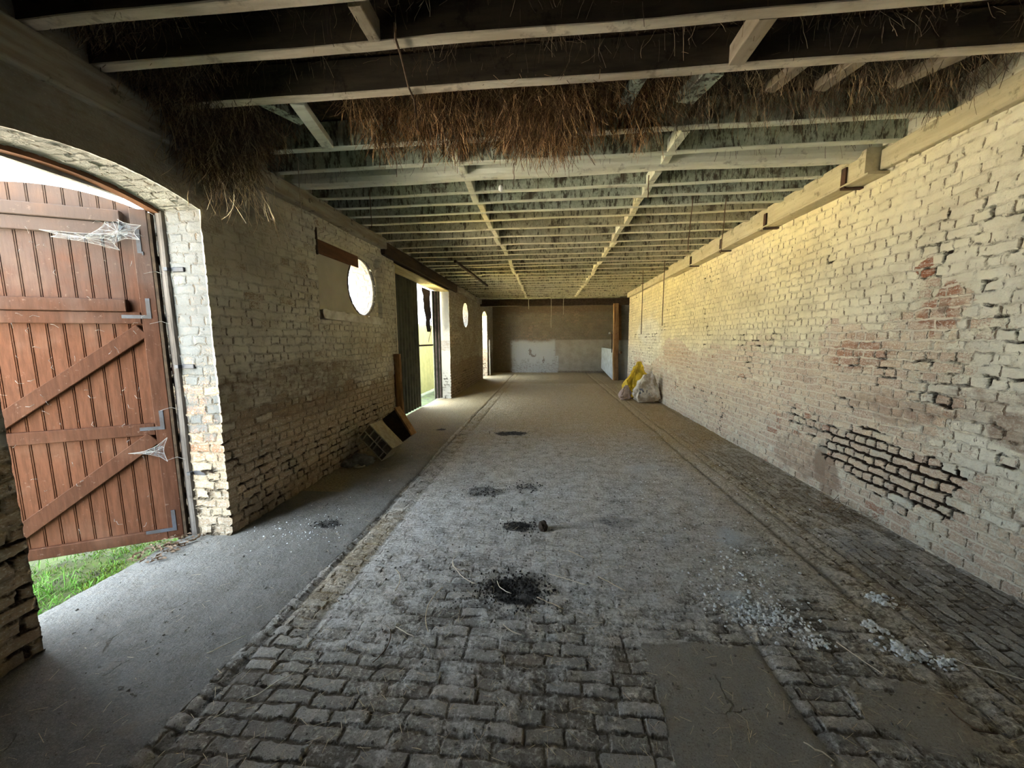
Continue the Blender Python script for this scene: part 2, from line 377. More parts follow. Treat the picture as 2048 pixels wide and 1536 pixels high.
def leaf_wood(name, dark):
    t = NT(name, .75, .12); ob = t.coord('Object'); k = .43 if dark else .6
    g = t.noise(t.scale(ob, (5, 5, .7)), 8, 5, .6); f = t.noise(ob, 30, 4, .7); b = t.noise(ob, 3.5, 3)
    c = t.mix(t.mr(g, .3, .7), (.185 * k, .072 * k, .036 * k), (.12 * k, .045 * k, .021 * k))
    z = t.n('ShaderNodeSeparateXYZ'); t.t.links.new(ob, z.inputs[0])
    pale = t.mul(t.mr(t.add(z.outputs[2], t.mul(b, 1.2)), 2.1, 2.9), .8)          # upper boards paler
    c = t.mix(pale, c, (.085, .066, .058)); c = t.mix(t.mul(t.mr(b, .5, .7), .3), c, (.15, .08, .05))
    c = t.mix(t.mul(t.mr(f, .6, .74), .5), c, (.20, .15, .12))
    t.color(c); t.disp(t.add(g, t.mul(f, .4)), bump=.5, scale=.003)
    return t.mat
M['leaf_board'] = leaf_wood('stained_door_boards', False); M['leaf_rail'] = leaf_wood('stained_door_rails', True)

def plain(name, c, c2=None, rough=.8, spec=.3, sc=12, metal=0, bump=.002):
    t = NT(name, rough, spec); ob = t.coord('Object'); n_ = t.noise(ob, sc, 5, .6)
    t.color(t.mix(t.mr(n_, .3, .7), c, c2 or tuple(x * .65 for x in c))); t.b.inputs['Metallic'].default_value = metal
    t.disp(n_, bump=.6, scale=bump)
    return t.mat
M['iron'] = plain('blackened_iron', (.055, .06, .075), (.035, .03, .03), .6, .5)
M['rust'] = plain('rusty_iron', (.10, .05, .03), (.04, .025, .018), .8)
M['straw'] = plain('dry_straw', (.76, .66, .48), (.6, .48, .3), .7, sc=40)
M['straw_pale'] = plain('bleached_straw', (.88, .83, .70), (.78, .70, .56), .7, sc=40)
def strand_mat(name, a, b, c):
    t = NT(name, .8, .2); r_, _, _ = t.attr('srnd'); ob = t.coord('Object')
    n_ = t.noise(ob, 5, 3)
    t.color(t.mix(t.mr(t.add(r_, t.mul(t.sub(n_, .5), .8)), .45, .95), t.mix(r_, a, b), c)); return t.mat
M['hay'] = strand_mat('old_hay', (.10, .055, .027), (.28, .15, .07), (.60, .38, .19))
M['wisp'] = strand_mat('dust_wisp', (.03, .02, .014), (.08, .055, .035), (.22, .16, .10))
M['hay_dark'] = strand_mat('dusty_root_hay', (.07, .045, .028), (.20, .135, .08), (.46, .34, .20))
M['string'] = plain('brown_twine', (.20, .13, .08), (.10, .06, .035), .9, sc=30)
M['string_pale'] = plain('pale_twine', (.48, .43, .33), (.33, .28, .2), .9, sc=30)
M['block'] = plain('pale_hollow_block', (.46, .40, .29), (.33, .27, .18), .9, sc=20)
M['dark_clod'] = plain('dark_clod', (.10, .07, .05), (.04, .03, .022), .95, sc=30)
M['rubble'] = plain('grey_rubble', (.24, .225, .20), (.13, .115, .10), .95, sc=14, bump=.006)
M['black_droppings'] = plain('black_droppings', (.035, .03, .028), (.012, .010, .009), .8, sc=50)
M['lime'] = plain('white_lime_crumbs', (.93, .95, .97), (.80, .83, .86), .9, sc=40)
M['corr'] = plain('dark_green_corrugated_sheet', (.055, .06, .035), (.028, .026, .016), .6, .4, sc=5)
M['corr_pale'] = plain('pale_yellow_corrugated_sheet', (.62, .60, .30), (.50, .50, .24), .6, sc=5)
M['curtain'] = plain('dark_torn_cloth', (.06, .04, .04), (.03, .02, .02), .9)
M['board_strip'] = plain('weathered_pinkish_slat', (.23, .17, .165), (.12, .085, .08), .8)
M['soil'] = plain('mossy_soil', (.10, .13, .035), (.06, .055, .035), .95, sc=9, bump=.02)
M['bounce_pale'] = plain('pale_bounce_ground', (.52, .49, .42), (.44, .41, .35), .95, sc=3)  # unseen ground made pale to bounce sunlight into the room
M['bounce_warm'] = plain('warm_bounce_ground', (.62, .52, .24), (.54, .44, .2), .95, sc=3)  # unseen ground made yellow so the bounced light turns warm
M['moss'] = plain('yellow_green_moss', (.22, .30, .045), (.12, .17, .03), .95, sc=30)
M['grass'] = plain('green_grass_blade', (.16, .34, .045), (.10, .24, .035), .6, sc=14)
M['deadleaf'] = plain('dead_leaf', (.24, .16, .10), (.12, .075, .045), .8, sc=20)
M['plaster_board'] = plain('smooth_painted_panel', (.62, .58, .47), (.52, .48, .38), .8, sc=3, bump=.001)
M['sill_white'] = plain('chipped_white_plaster', (.90, .88, .80), (.58, .52, .42), .85, sc=6, bump=.006)
M['manger'] = plain('blue_lit_white_slab', (.50, .56, .60), (.34, .37, .39), .7, sc=5)  # white slab with the bluish light put into its colour
M['chrome'] = plain('bright_metal_tap', (.8, .8, .78), (.6, .6, .6), .25, .5, metal=1)
M['white_pipe'] = plain('white_plastic_pipe', (.72, .72, .68), (.6, .6, .56), .4)
M['shaft_sheet'] = plain('grey_roof_sheets', (.16, .14, .12), None, .9)
M['render_wall'] = plain('grey_outer_render', (.42, .40, .36), None, .9)

def web_mat():
    t = NT('cobweb_film', .8, .1); ob = t.coord('Object'); n_ = t.noise(ob, 60, 4, .7)
    t.color((.30, .32, .34)); t.set(t.b.inputs['Alpha'], t.mr(n_, .42, .75, .04, .6)); return t.mat
M['web'] = web_mat()
M['web_dim'] = plain('cobweb_thread', (.34, .33, .31), (.24, .22, .2), .8)

def sack_mat(name, base, base2, mark=None):
    t = NT(name, .5, .35); ob = t.coord('Object'); n_ = t.noise(ob, 5, 4); f = t.noise(ob, 40, 3)
    c = t.mix(t.mr(n_, .4, .62), base, base2); c = t.mix(t.mul(t.mr(f, .55, .7), .4), c, base2)
    if mark:
        s = t.n('ShaderNodeSeparateXYZ'); t.t.links.new(ob, s.inputs[0])
        band = t.mul(t.mr(s.outputs[2], .20, .24), t.mr(s.outputs[2], .36, .33))
        side = t.mul(t.mr(s.outputs[0], -.24, -.2), t.mr(s.outputs[0], .08, .04))
        glyph = t.mr(t.noise(t.scale(ob, (1, 1, .7)), 22, 1, .3), .56, .6)
        c = t.mix(t.mul(t.mul(band, side), t.mul(glyph, .85)), c, mark)
    t.color(c); t.disp(n_, bump=.5, scale=.01)
    return t.mat
M['sack_white'] = sack_mat('white_sack_plastic', (.64, .62, .58), (.36, .29, .22), (.05, .06, .10))
M['sack_yellow'] = sack_mat('yellow_sack_plastic', (.80, .58, .04), (.50, .34, .03))
M['sack_pink'] = sack_mat('grey_pink_bag_plastic', (.46, .36, .32), (.32, .23, .19))

def ceiling_mat():
    t = NT('loft_underside', .95, .1); ob = t.coord('Object')
    s = t.n('ShaderNodeSeparateXYZ'); t.t.links.new(ob, s.inputs[0])
    y = s.outputs[1]
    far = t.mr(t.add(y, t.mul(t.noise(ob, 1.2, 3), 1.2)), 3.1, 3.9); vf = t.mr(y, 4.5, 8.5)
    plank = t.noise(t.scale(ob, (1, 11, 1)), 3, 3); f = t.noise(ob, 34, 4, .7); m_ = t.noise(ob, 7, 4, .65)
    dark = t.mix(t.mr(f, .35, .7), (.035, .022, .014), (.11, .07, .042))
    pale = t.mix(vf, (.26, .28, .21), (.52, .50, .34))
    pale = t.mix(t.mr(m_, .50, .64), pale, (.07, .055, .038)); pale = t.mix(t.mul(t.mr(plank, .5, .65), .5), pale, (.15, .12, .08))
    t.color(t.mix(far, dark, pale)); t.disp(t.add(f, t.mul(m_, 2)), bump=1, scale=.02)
    return t.mat
M['ceiling'] = ceiling_mat()

# ------------------------------------------------------------------ grid surfaces
def steps(*segs):
    out = [segs[0]]
    i = 1
    while i < len(segs):
        end, st = segs[i], segs[i + 1]; a = out[-1]; n_ = max(1, int(round(abs(end - a) / st)))
        out += [a + (end - a) * (k + 1) / n_ for k in range(n_)]; i += 2
    return np.array(out)

def set_attr(me, name, arr):
    a = me.color_attributes.new(name, 'FLOAT_COLOR', 'POINT')
    d = np.ones((len(me.vertices), 4), dtype=np.float32); d[:, :3] = arr
    a.data.foreach_set('color', d.ravel())

def grid_wall(name, U, V, place, mat, masks, keep=None, snap=None, extr=None, extr_n=0, outer=None, uvfun=None, flip=False, kind='structure'):
    """U,V 1-D arrays; place(u,v,depth)->xyz arrays; keep(uc,vc)->bool; extr=total depth of the reveals behind the face"""
    nu, nv = len(U), len(V); uu, vv = np.meshgrid(U, V, indexing='ij'); uu = uu.copy(); vv = vv.copy()
    uc = (U[:-1] + U[1:])[:, None] / 2 + 0 * V[None, :-1]; vc = (V[:-1] + V[1:])[None, :] / 2 + 0 * U[:-1, None]
    kp = np.ones((nu - 1, nv - 1), bool) if keep is None else keep(uc, vc)
    idx = np.arange(nu * nv).reshape(nu, nv)
    q = np.stack([idx[:-1, :-1], idx[1:, :-1], idx[1:, 1:], idx[:-1, 1:]], -1)[kp]
    # boundary edges
    bd = {}
    if keep is not None:
        ks = kp
        for (a, b, i0, j0, di, dj) in ():
            pass
        pad = np.zeros((nu + 1, nv + 1), bool); pad[1:-1, 1:-1] = ks
        ue = []   # edges along v at column i (between cells i-1 and i)
        L = pad[:-1, 1:-1] != pad[1:, 1:-1]      # shape nu, nv-1
        for i, j in zip(*np.nonzero(L)):
            if i in (0, nu - 1): continue
            a, b = idx[i, j], idx[i, j + 1]; ue.append((b, a) if pad[i, j + 1] else (a, b))
        Bm = pad[1:-1, :-1] != pad[1:-1, 1:]
        for i, j in zip(*np.nonzero(Bm)):
            if j in (0, nv - 1): continue
            a, b = idx[i, j], idx[i + 1, j]; ue.append((a, b) if pad[i + 1, j] else (b, a))
        bv = sorted({v for e in ue for v in e})
        if snap is not None:
            fu, fv = uu.ravel(), vv.ravel()
            bi = np.array(bv); su, sv = snap(fu[bi], fv[bi]); fu[bi] = su; fv[bi] = sv; uu = fu.reshape(nu, nv); vv = fv.reshape(nu, nv)
    fu, fv = uu.ravel(), vv.ravel(); dep = np.zeros_like(fu)
    faces = [tuple(r) for r in q.tolist()]; 
    uv = [(fu[i], fv[i]) for f in faces for i in f]
    if keep is not None and extr:
        m_ = {v: k for k, v in enumerate(bv)}; base = len(fu); nb = len(bv); bi = np.array(bv)
        F2u = [fu]; F2v = [fv]; D = [dep]
        for k in range(1, extr_n + 1):
            F2u.append(fu[bi]); F2v.append(fv[bi]); D.append(np.full(nb, extr * k / extr_n))
        fu, fv, dep = np.concatenate(F2u), np.concatenate(F2v), np.concatenate(D)
        def vid(v, k): return v if k == 0 else base + (k - 1) * nb + m_[v]
        for a, b in ue:
            vert = abs(fv[a] - fv[b]) >= abs(fu[a] - fu[b])
            for k in range(extr_n):
                f = (vid(a, k), vid(a, k + 1), vid(b, k + 1), vid(b, k)); faces.append(f)
                for i in f: uv.append((.1 + dep[i], fv[i]) if vert else (.1 + dep[i], fu[i]))
    xyz = place(fu, fv, dep)
    if flip: faces = [f[::-1] for f in faces]
    me = bpy.data.meshes.new(name); me.from_pydata(list(zip(*[c.tolist() for c in xyz])), [], faces)
    ul = me.uv_layers.new(name='UVMap')
    if flip:
        uvf = []; p = 0
        for f in faces: uvf += uv[p:p + len(f)][::-1]; p += len(f)
        uv = uvf
    ul.data.foreach_set('uv', np.array(uv, dtype=np.float32).ravel())
    me.polygons.foreach_set('use_smooth', [True] * len(me.polygons))
    for nm, arr in masks(fu, fv, dep).items(): set_attr(me, nm, np.clip(np.stack(arr, -1), 0, 1))
    me.materials.append(mat)
    # drop loose vertices
    bm = bmesh.new(); bm.from_mesh(me)
    bmesh.ops.delete(bm, geom=[v for v in bm.verts if not v.link_faces], context='VERTS')
    bm.to_mesh(me); bm.free()
    o = bpy.data.objects.new(name, me); COL.objects.link(o)
    if kind: o['kind'] = kind
    return o

# ---- right wall
def m_right(y, z, d):
    n = fbm(y * .9, z * 1.4, 5)
    edge = 1.75 - .10 * (y - 3) + (fbm(y * .8, z * .8, 2) - .5) * 1.3
    peel = .12 + .62 * (1 - ss(edge - .35, edge + .25, z))
    peel = np.where(y < 3.0, peel - .5 * ss(3.1, 2.4, y) * ss(.3, .8, z), peel)
    for b in ((3.5, 1.28, .6, .33, 1, 0, .9), (2.85, 1.62, .22, .22, 2, 0, 1.), (2.98, 1.98, .12, .08, 4, 0, 1.), (4.9, .75, .8, .3, 6), (8.0, 1.2, 1.0, .35, 8), (3.7, .98, .7, .3, 9)):
        peel = np.maximum(peel, .95 * blob(y, z, *b))
    peel -= .5 * blob(y, z, 10.2, 1.7, 1.1, .5, 3) + .5 * blob(y, z, 6.9, 1.6, 1.2, .35, 13)
    peel += (n - .5) * .35
    deep = np.maximum(blob(y, z, 3.15, .5, .72, .26, 3, -.05, .9), .9 * blob(y, z, 2.7, .36, .35, .16, 21, 0, .9))
    deep = np.maximum(deep, .6 * blob(y, z, 4.1, .62, .4, .16, 5))
    deep = np.maximum(deep, .45 * (fbm(y * 1.5, z * 2, 31) > .62))
    dirt_dim = .55 * blob(y, z, 2.5, 1.08, .35, .17, 8) + .75 * blob(y, z, 2.3, .92, .2, .12, 9) + .6 * blob(y, z, 3.1, .95, .5, .16, 10) \
        + .55 * blob(y, z, 4.1, .25, .5, .22, 12) + .8 * blob(y, z, 3.72, .2, .2, .2, 14) + .4 * ss(.25, 0, z) + .35 * blob(y, z, 8.3, 1.2, .9, .3, 17) \
        + .9 * blob(y, z, 2.83, 1.69, .045, .045, 4, 0, .1) + .5 * ss(11.2, 12.4, y) + .08 * (1 - ss(.2, 1.6, z)) + .5 * blob(y, z, 4.1, 1.1, .12, .1, 61)  # the smallest spot paints the darkness of a hole in the wall
    tint = ss(2.2, 5., y) * ss(.9, 1.8, z) * .9 + .25 * ss(1.6, 2.4, z)  # limewash yellower here in place of warm light from the second opening
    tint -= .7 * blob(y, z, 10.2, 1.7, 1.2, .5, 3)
    red = np.maximum.reduce([.85 * blob(y, z, 2.87, 1.72, .16, .17, 2, 0, .9), blob(y, z, 2.98, 1.98, .13, .08, 4), .75 * blob(y, z, 3.45, 1.36, .35, .2, 1),
                             .9 * blob(y, z, 4.05, .7, .09, .045, 6), .35 * blob(y, z, 7.8, 1.2, 1.5, .35, 8), .8 * blob(y, z, 3.1, .08, .25, .07, 9), .5 * blob(y, z, 2.55, .1, .1, .06, 19)])
    red = np.maximum(red, .8 * (fbm(y * 3, z * 5, 44) > .76))
    plas = .85 * blob(y, z, 3.8, .33, .1, .16, 33) + ss(12.45, 12.6, y) * 0
    return {'ma': (peel, dirt_dim, deep), 'mb': (plas, tint, red)}
U = steps(-3.2, .6, .1, 4.6, .0125, 7.5, .022, 12.62, .04); V = steps(-.06, 2.0, .0125, 3.2, .018)
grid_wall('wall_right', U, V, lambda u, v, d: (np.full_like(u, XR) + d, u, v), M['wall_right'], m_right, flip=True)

# ---- left wall with its openings
ARCH = (1.43, 2.54); OP2 = (5.93, 9.31); OP3 = (14.2, 15.3)
CIRC = ((4.90, 2.205, .365), (11.22, 2.24, .36))
def archz(y, a, spring=2.425, rise=.085):
    t = np.clip((y - a[0]) / (a[1] - a[0]), 0, 1); return spring + rise * 4 * t * (1 - t)
def keep_left(u, v):
    k = np.ones_like(u, bool)
    k &= ~((u > ARCH[0]) & (u < ARCH[1]) & (v < archz(u, ARCH)))
    k &= ~((u > OP2[0]) & (u < OP2[1]) & (v < 2.86))
    k &= ~((u > OP3[0]) & (u < OP3[1]) & (v < archz(u, OP3, 2.45, .16)))
    for cy, cz, r in CIRC: k &= ((u - cy) ** 2 + (v - cz) ** 2 > r * r)
    return k
def snap_left(u, v):
    u, v = u.copy(), v.copy()
    for a, (s_, r_) in ((ARCH, (2.425, .085)), (OP3, (2.45, .16))):
        s = (u > a[0] + 1e-4) & (u < a[1] - 1e-4) & (v > 2.3)
        v = np.where(s, archz(u, a, s_, r_), v)
    for cy, cz, r in CIRC:
        d = np.hypot(u - cy, v - cz); s = d < r * 1.25
        u = np.where(s, cy + (u - cy) * r / np.maximum(d, 1e-6), u); v = np.where(s, cz + (v - cz) * r / np.maximum(d, 1e-6), v)
    return u, v
def niche(u, v):
    return ((u > 3.885) & (u < 5.42) & (v > 1.74) & (v < 2.68))
def place_left(u, v, d):
    x = XL - d
    for cy, cz, r in CIRC:                       # the round windows splay outwards
        k = np.where((d > 0) & (np.hypot(u - cy, v - cz) < r * 1.3), 1 + d * .20 / r, 1.)
        u = cy + (u - cy) * k; v = cz + (v - cz) * k
    x = np.where((d == 0) & niche(u, v), XL - .055, x)
    return x, u, v
def m_left(y, z, d):
    rev = d > .001; n = fbm(y * 1.1, z * 1.5, 15)
    peel = .25 + .75 * (1 - ss(.62, 1.15, z + (n - .5) * .5)) + (n - .5) * .5
    peel = np.where(y < 2.4, peel * .8 + .2, peel)
    peel = np.where(rev, .05 + .9 * (1 - ss(.5, 1.7, z + (n - .5) * .9)), peel)
    deep = .55 * (1 - ss(.45, 1.0, z + (fbm(y * 1.5, z * 1.5, 7) - .5) * .5)) * (1 - rev) + .5 * rev * (1 - ss(.3, 1.3, z))
    dirt_dim = .22 + .40 * blob(y, z, 3.6, 1.0, 1.6, .30, 5) + .45 * (fbm(y * 2, z * 2, 9) - .4) + .5 * ss(.5, 0, z) + .25 * ss(5.2, 5.9, y)
    dirt_dim += .25 * (y > 9.3) + .5 * blob(y, z, 10.9, 2.85, .9, .2, 4)
    dirt_dim = np.where(rev, .10 + .3 * (n - .5) + .3 * (1 - ss(.6, 1.5, z)) + .25 * ss(14, 14.1, y), dirt_dim)
    plas = ss(2.42, 2.6, z) * (1 - ss(2.85, 3.2, y)) + ss(1.9, 2.15, z) * (1 - ss(3.0, 3.9, y)) * .55
    plas = np.where(rev, 0, plas)
    plas = np.where(rev & (y > 9.2) & (y < 9.4), 1, plas)
    dirt_dim = np.where(rev & (y > 9.2) & (y < 9.4), .15 + .45 * blob(z, z * 0, 1.35, 0, .13, 1, 3), dirt_dim)
    dirt_dim = np.where((~rev) & (y < 3.2) & (z > 2.3), .45, dirt_dim)
    tint = np.where(rev, np.where(y > 9.2, .5, 1.) * ss(.2, 1.0, z + (n - .5) * .5), .0)  # reveal paint darkened to offset the strong daylight on it
    tint = np.where(rev & (z > 2.428) & (y < 2.6), .75, tint)
    win = rev & (((y > 4.2) & (y < 5.6)) | ((y > 10.5) & (y < 11.9)))
    dirt_dim = np.where(win, .62 + .4 * (n - .5), dirt_dim); tint = np.where(win, 1., tint)  # window reveals coloured darker to hold down the daylight, beyond any dirt
    red = np.where(rev, .7 * blob(z, z * 0 + y * .2, .85, .5, .35, 9, 3) * (1 - ss(1.0, 1.5, z)), .15)
    return {'ma': (peel, dirt_dim, deep), 'mb': (np.clip(plas, 0, 1), tint, red)}
U = np.unique(np.round(np.concatenate([steps(-3.2, .7, .12, 1.43, .0125), steps(1.43, 2.54, .0125), steps(2.54, 3.88, .0125), steps(3.88, 3.888, .008),
     steps(3.888, 5.41, .015, 5.425, .015, 5.93, .018), steps(5.93, 9.31, .08), steps(9.31, 14.2, .03), steps(14.2, 15.3, .04), steps(15.3, 17.1, .06)]), 4))
V = np.unique(np.round(np.concatenate([steps(-.06, 1.735, .0125), steps(1.735, 1.743, .008), steps(1.743, 2.677, .0125), steps(2.677, 2.685, .008), steps(2.685, 2.86, .0125), steps(2.86, 3.2, .02)]), 4))
grid_wall('wall_left', U, V, place_left, M['wall_left'], m_left, keep=keep_left, snap=snap_left, extr=.366, extr_n=26)
# outer face of the left wall, rendered brick, with the same openings
bm = bmesh.new()
for (a, b, z0, z1) in ((-3.2, 1.43, 0, 3.2), (1.43, 2.54, 2.52, 3.2), (2.54, 4.30, 0, 3.2), (5.50, 5.93, 0, 3.2), (4.30, 5.50, 0, 1.61), (4.30, 5.50, 2.80, 3.2),
                       (5.93, 9.31, 2.87, 3.2), (9.31, 10.62, 0, 3.2), (10.62, 11.82, 0, 1.64), (10.62, 11.82, 2.84, 3.2), (11.82, 14.2, 0, 3.2), (14.2, 15.3, 2.62, 3.2), (15.3, 17.1, 0, 3.2)):
    add_box(bm, (XO - .03, a, z0 - .06), (XO, b, z1))
tag(bm_obj('trim_outer_render', bm, M['render_wall']), kind='structure')

# ---- back wall, recess walls, wall behind the camera
def m_back(x, z, d):
    n = fbm(x * 1.5, z * 1.5, 25)
    wht = ss(-1.65, -1.5, x + (n - .5) * .2) * (1 - ss(.5, .58, x + (z > .75) * .14 + (n - .5) * .08)) * (1 - ss(1.35, 1.55, z + (n - .5) * .25))
    gry = ss(.36, .42, x + (z < .75) * -.16) * (1 - ss(1.44, 1.5, z))
    gry = np.where(wht > .5, 0, gry)
    dirt_dim = .32 + .5 * ss(2.5, 2.8, z) + .35 * ss(-1.6, -2.2, x) + .9 * ss(.12, 0, z) + .3 * (n - .5)
    dirt_dim = np.where(wht > .5, .05 + .45 * ss(.62, .48, z + (fbm(x * 9, z * 1.2, 4) - .5) * .9) + .8 * (fbm(x * 4, z * 4, 8) > .72), dirt_dim)
    return {'ma': (.35 + (n - .5) * .4 + 0 * z, dirt_dim, .0 * z), 'mb': (np.maximum(wht, gry), wht, 0 * z)}
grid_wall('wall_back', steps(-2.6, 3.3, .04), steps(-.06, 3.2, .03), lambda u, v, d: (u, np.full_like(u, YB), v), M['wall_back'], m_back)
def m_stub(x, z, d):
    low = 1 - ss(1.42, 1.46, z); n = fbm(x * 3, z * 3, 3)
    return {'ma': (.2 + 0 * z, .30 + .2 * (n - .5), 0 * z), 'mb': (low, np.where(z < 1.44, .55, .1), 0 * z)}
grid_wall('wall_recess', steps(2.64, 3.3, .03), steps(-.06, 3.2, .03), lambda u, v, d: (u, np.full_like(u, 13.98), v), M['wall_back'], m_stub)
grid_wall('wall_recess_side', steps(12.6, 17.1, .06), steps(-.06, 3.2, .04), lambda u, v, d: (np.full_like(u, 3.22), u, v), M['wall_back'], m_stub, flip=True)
bm = bmesh.new(); add_box(bm, (XL - .4, -3.35, -.06), (3.3, -3.2, 3.2)); tag(bm_obj('wall_behind', bm, M['wall_back']), kind='structure')
bm = bmesh.new(); add_box(bm, (XR + .05, -3.3, -.06), (XR + .35, 12.6, 3.2)); add_box(bm, (3.25, 12.5, -.06), (3.4, 17.3, 3.2)); add_box(bm, (-2.8, 17.02, -.06), (3.4, 17.3, 3.2))
add_box(bm, (XR + .01, 12.6, -.06), (3.3, 12.62, 3.2))
tag(bm_obj('trim_outer_brick', bm, M['render_wall']), kind='structure')

# ---- floor
def m_floor(x, y, d):
    w = (fbm(x * 2, y * 2, 3) - .5)
    conc = 1 - ss(-1.50, -1.42, x + .05 * w + .03 * np.sin(y * 1.3))
    conc = np.maximum(conc, (1 - ss(1.72, 1.84, y + w * .2 + (x - .5) * .1)) * ss(.47, .52, x + .12 * w + (1.8 - y) * .05) * (1 - ss(1.0, 1.05, x + .02 * w)))
    conc = np.maximum(conc, .9 * blob(x, y, 1.5, 1.45, .22, .18, 5)); conc = np.maximum(conc, .8 * ss(12.3, 13, y))
    lenw = np.maximum(ss(1.95, 2.0, x + .02 * w), (ss(-1.42, -1.40, x) * (1 - ss(-1.24, -1.22, x))) * 0)
    dust = .32 + .42 * ss(1.3, 2.6, y + w * 1.5) - .3 * (lenw) + .4 * (fbm(x * 1.7, y * 1.7, 8) - .4)
    dust = np.where((x > -1.45) & (x < -1.2), dust - .25, dust)
    lime = .5 * blob(x, y, 1.2, 1.98, .26, .14, 3, -.6) + .45 * blob(x, y, .9, 2.15, .4, .25, 9) + .5 * blob(x, y, 1.45, 2.6, .3, .35, 6) + .42 * blob(x, y, 1.2, 4.2, .5, .35, 5) \
        + .42 * blob(x, y, 1.3, 3.3, .5, .6, 15) + .35 * blob(x, y, .9, 5.0, .7, .8, 25) + .3 * blob(x, y, -1.9, 2.7, .5, .3, 35) + .28 * blob(x, y, -.4, 3.2, .9, .9, 45)
    soot = np.maximum.reduce([blob(x, y, -.2, 2.07, .19, .15, 3), .4 * blob(x, y, -.45, 2.1, .12, .05, 4), .8 * blob(x, y, -.21, 2.83, .13, .10, 5), .55 * blob(x, y, -.62, 3.49, .22, .13, 6),
                              .5 * blob(x, y, -.2, 3.64, .17, .12, 7), .8 * blob(x, y, -.58, 5.8, .28, .16, 8), .6 * blob(x, y, -1.79, 2.76, .13, .07, 9), .45 * blob(x, y, .55, 2.95, .22, .14, 19),
                              .5 * blob(x, y, -1.35, 5.7, .12, .08, 11), .7 * blob(x, y, -1.75, 6.0, .12, .08, 12), .35 * blob(x, y, 2.3, 2.75, .22, .22, 13)])
    # gutters run the length of the barn
    g = np.exp(-((x + 1.42 + .03 * w) / .025) ** 2) + .8 * np.exp(-((x + 1.22 + .03 * w) / .022) ** 2) + .8 * np.exp(-((x - 1.78 + .05 * w) / .03) ** 2) + .7 * np.exp(-((x - 1.95 + .03 * w) / .025) ** 2) \
        + .7 * np.exp(-((x - 1.03 + .02 * w) / .02) ** 2) * (y < 2.0)
    soot = np.maximum(soot, .55 * g * (.7 + .6 * (fbm(x * 6, y * 2, 77) - .3)))
    earth_warmlight = .12 + .8 * ss(4.2, 6.8, y + w * 2) + .5 * blob(x, y, -2.3, 3.8, .35, 1.4, 6) * ss(-1.9, -2.2, x) + .35 * ss(1.4, 1.75, x) * (1 - ss(2.0, 2.1, x)) + .3 * ss(1.75, 2.2, x) * (y > 3)  # floor further back yellow-brown, warm light of the second opening painted in
    earth_warmlight = earth_warmlight + .4 * ((x > -1.42) & (x < -1.22)) * ss(3.4, 2.6, y) * ss(1.6, 2.0, y)
    earth_warmlight = np.where((x < -1.45) & (y < 3.4) & (x > -2.5), .10, earth_warmlight) - .12 * blob(x, y, 0, 3, 1.2, 1.5, 6) + .5 * ss(12.2, 13, y) * 0
    soot = np.maximum(soot, .30 * ss(12.2, 13., y))
    return {'fa': (conc, lenw, dust), 'fb': (lime, soot, np.clip(earth_warmlight, 0, 1))}
def floor_z(x, y):
    w = (fbm(x * 2, y * 2, 3) - .5)
    z = (fbm(x * .9, y * .7, 40) - .5) * .02
    z = z - .02 * np.exp(-((x + 1.42 + .03 * w) / .022) ** 2) - .010 * np.exp(-((x + 1.22 + .03 * w) / .02) ** 2) - .022 * np.exp(-((x - 1.78 + .05 * w) / .03) ** 2) \
        - .016 * np.exp(-((x - 1.95 + .03 * w) / .022) ** 2) - .012 * np.exp(-((x - 1.03 + .02 * w) / .018) ** 2) * (y < 2.0) - .006 * ss(1.5, 1.78, x)
    return z
U = np.unique(np.round(np.concatenate([steps(-2.80, 2.72, .0125), steps(2.72, 3.3, .06)]), 4))
V = np.unique(np.round(np.concatenate([steps(-3.3, .6, .12, 5.0, .0125, 8, .025, 17.1, .05)]), 4))
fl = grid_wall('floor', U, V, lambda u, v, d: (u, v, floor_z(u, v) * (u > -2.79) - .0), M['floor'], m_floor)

# ---- loft underside and roof
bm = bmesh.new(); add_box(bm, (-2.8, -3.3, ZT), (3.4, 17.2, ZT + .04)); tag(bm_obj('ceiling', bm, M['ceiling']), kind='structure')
bm = bmesh.new(); add_box(bm, (-2.95, -3.5, ZT + .1), (3.7, 17.4, ZT + .18)); tag(bm_obj('roof', bm, M['shaft_sheet']), kind='structure')

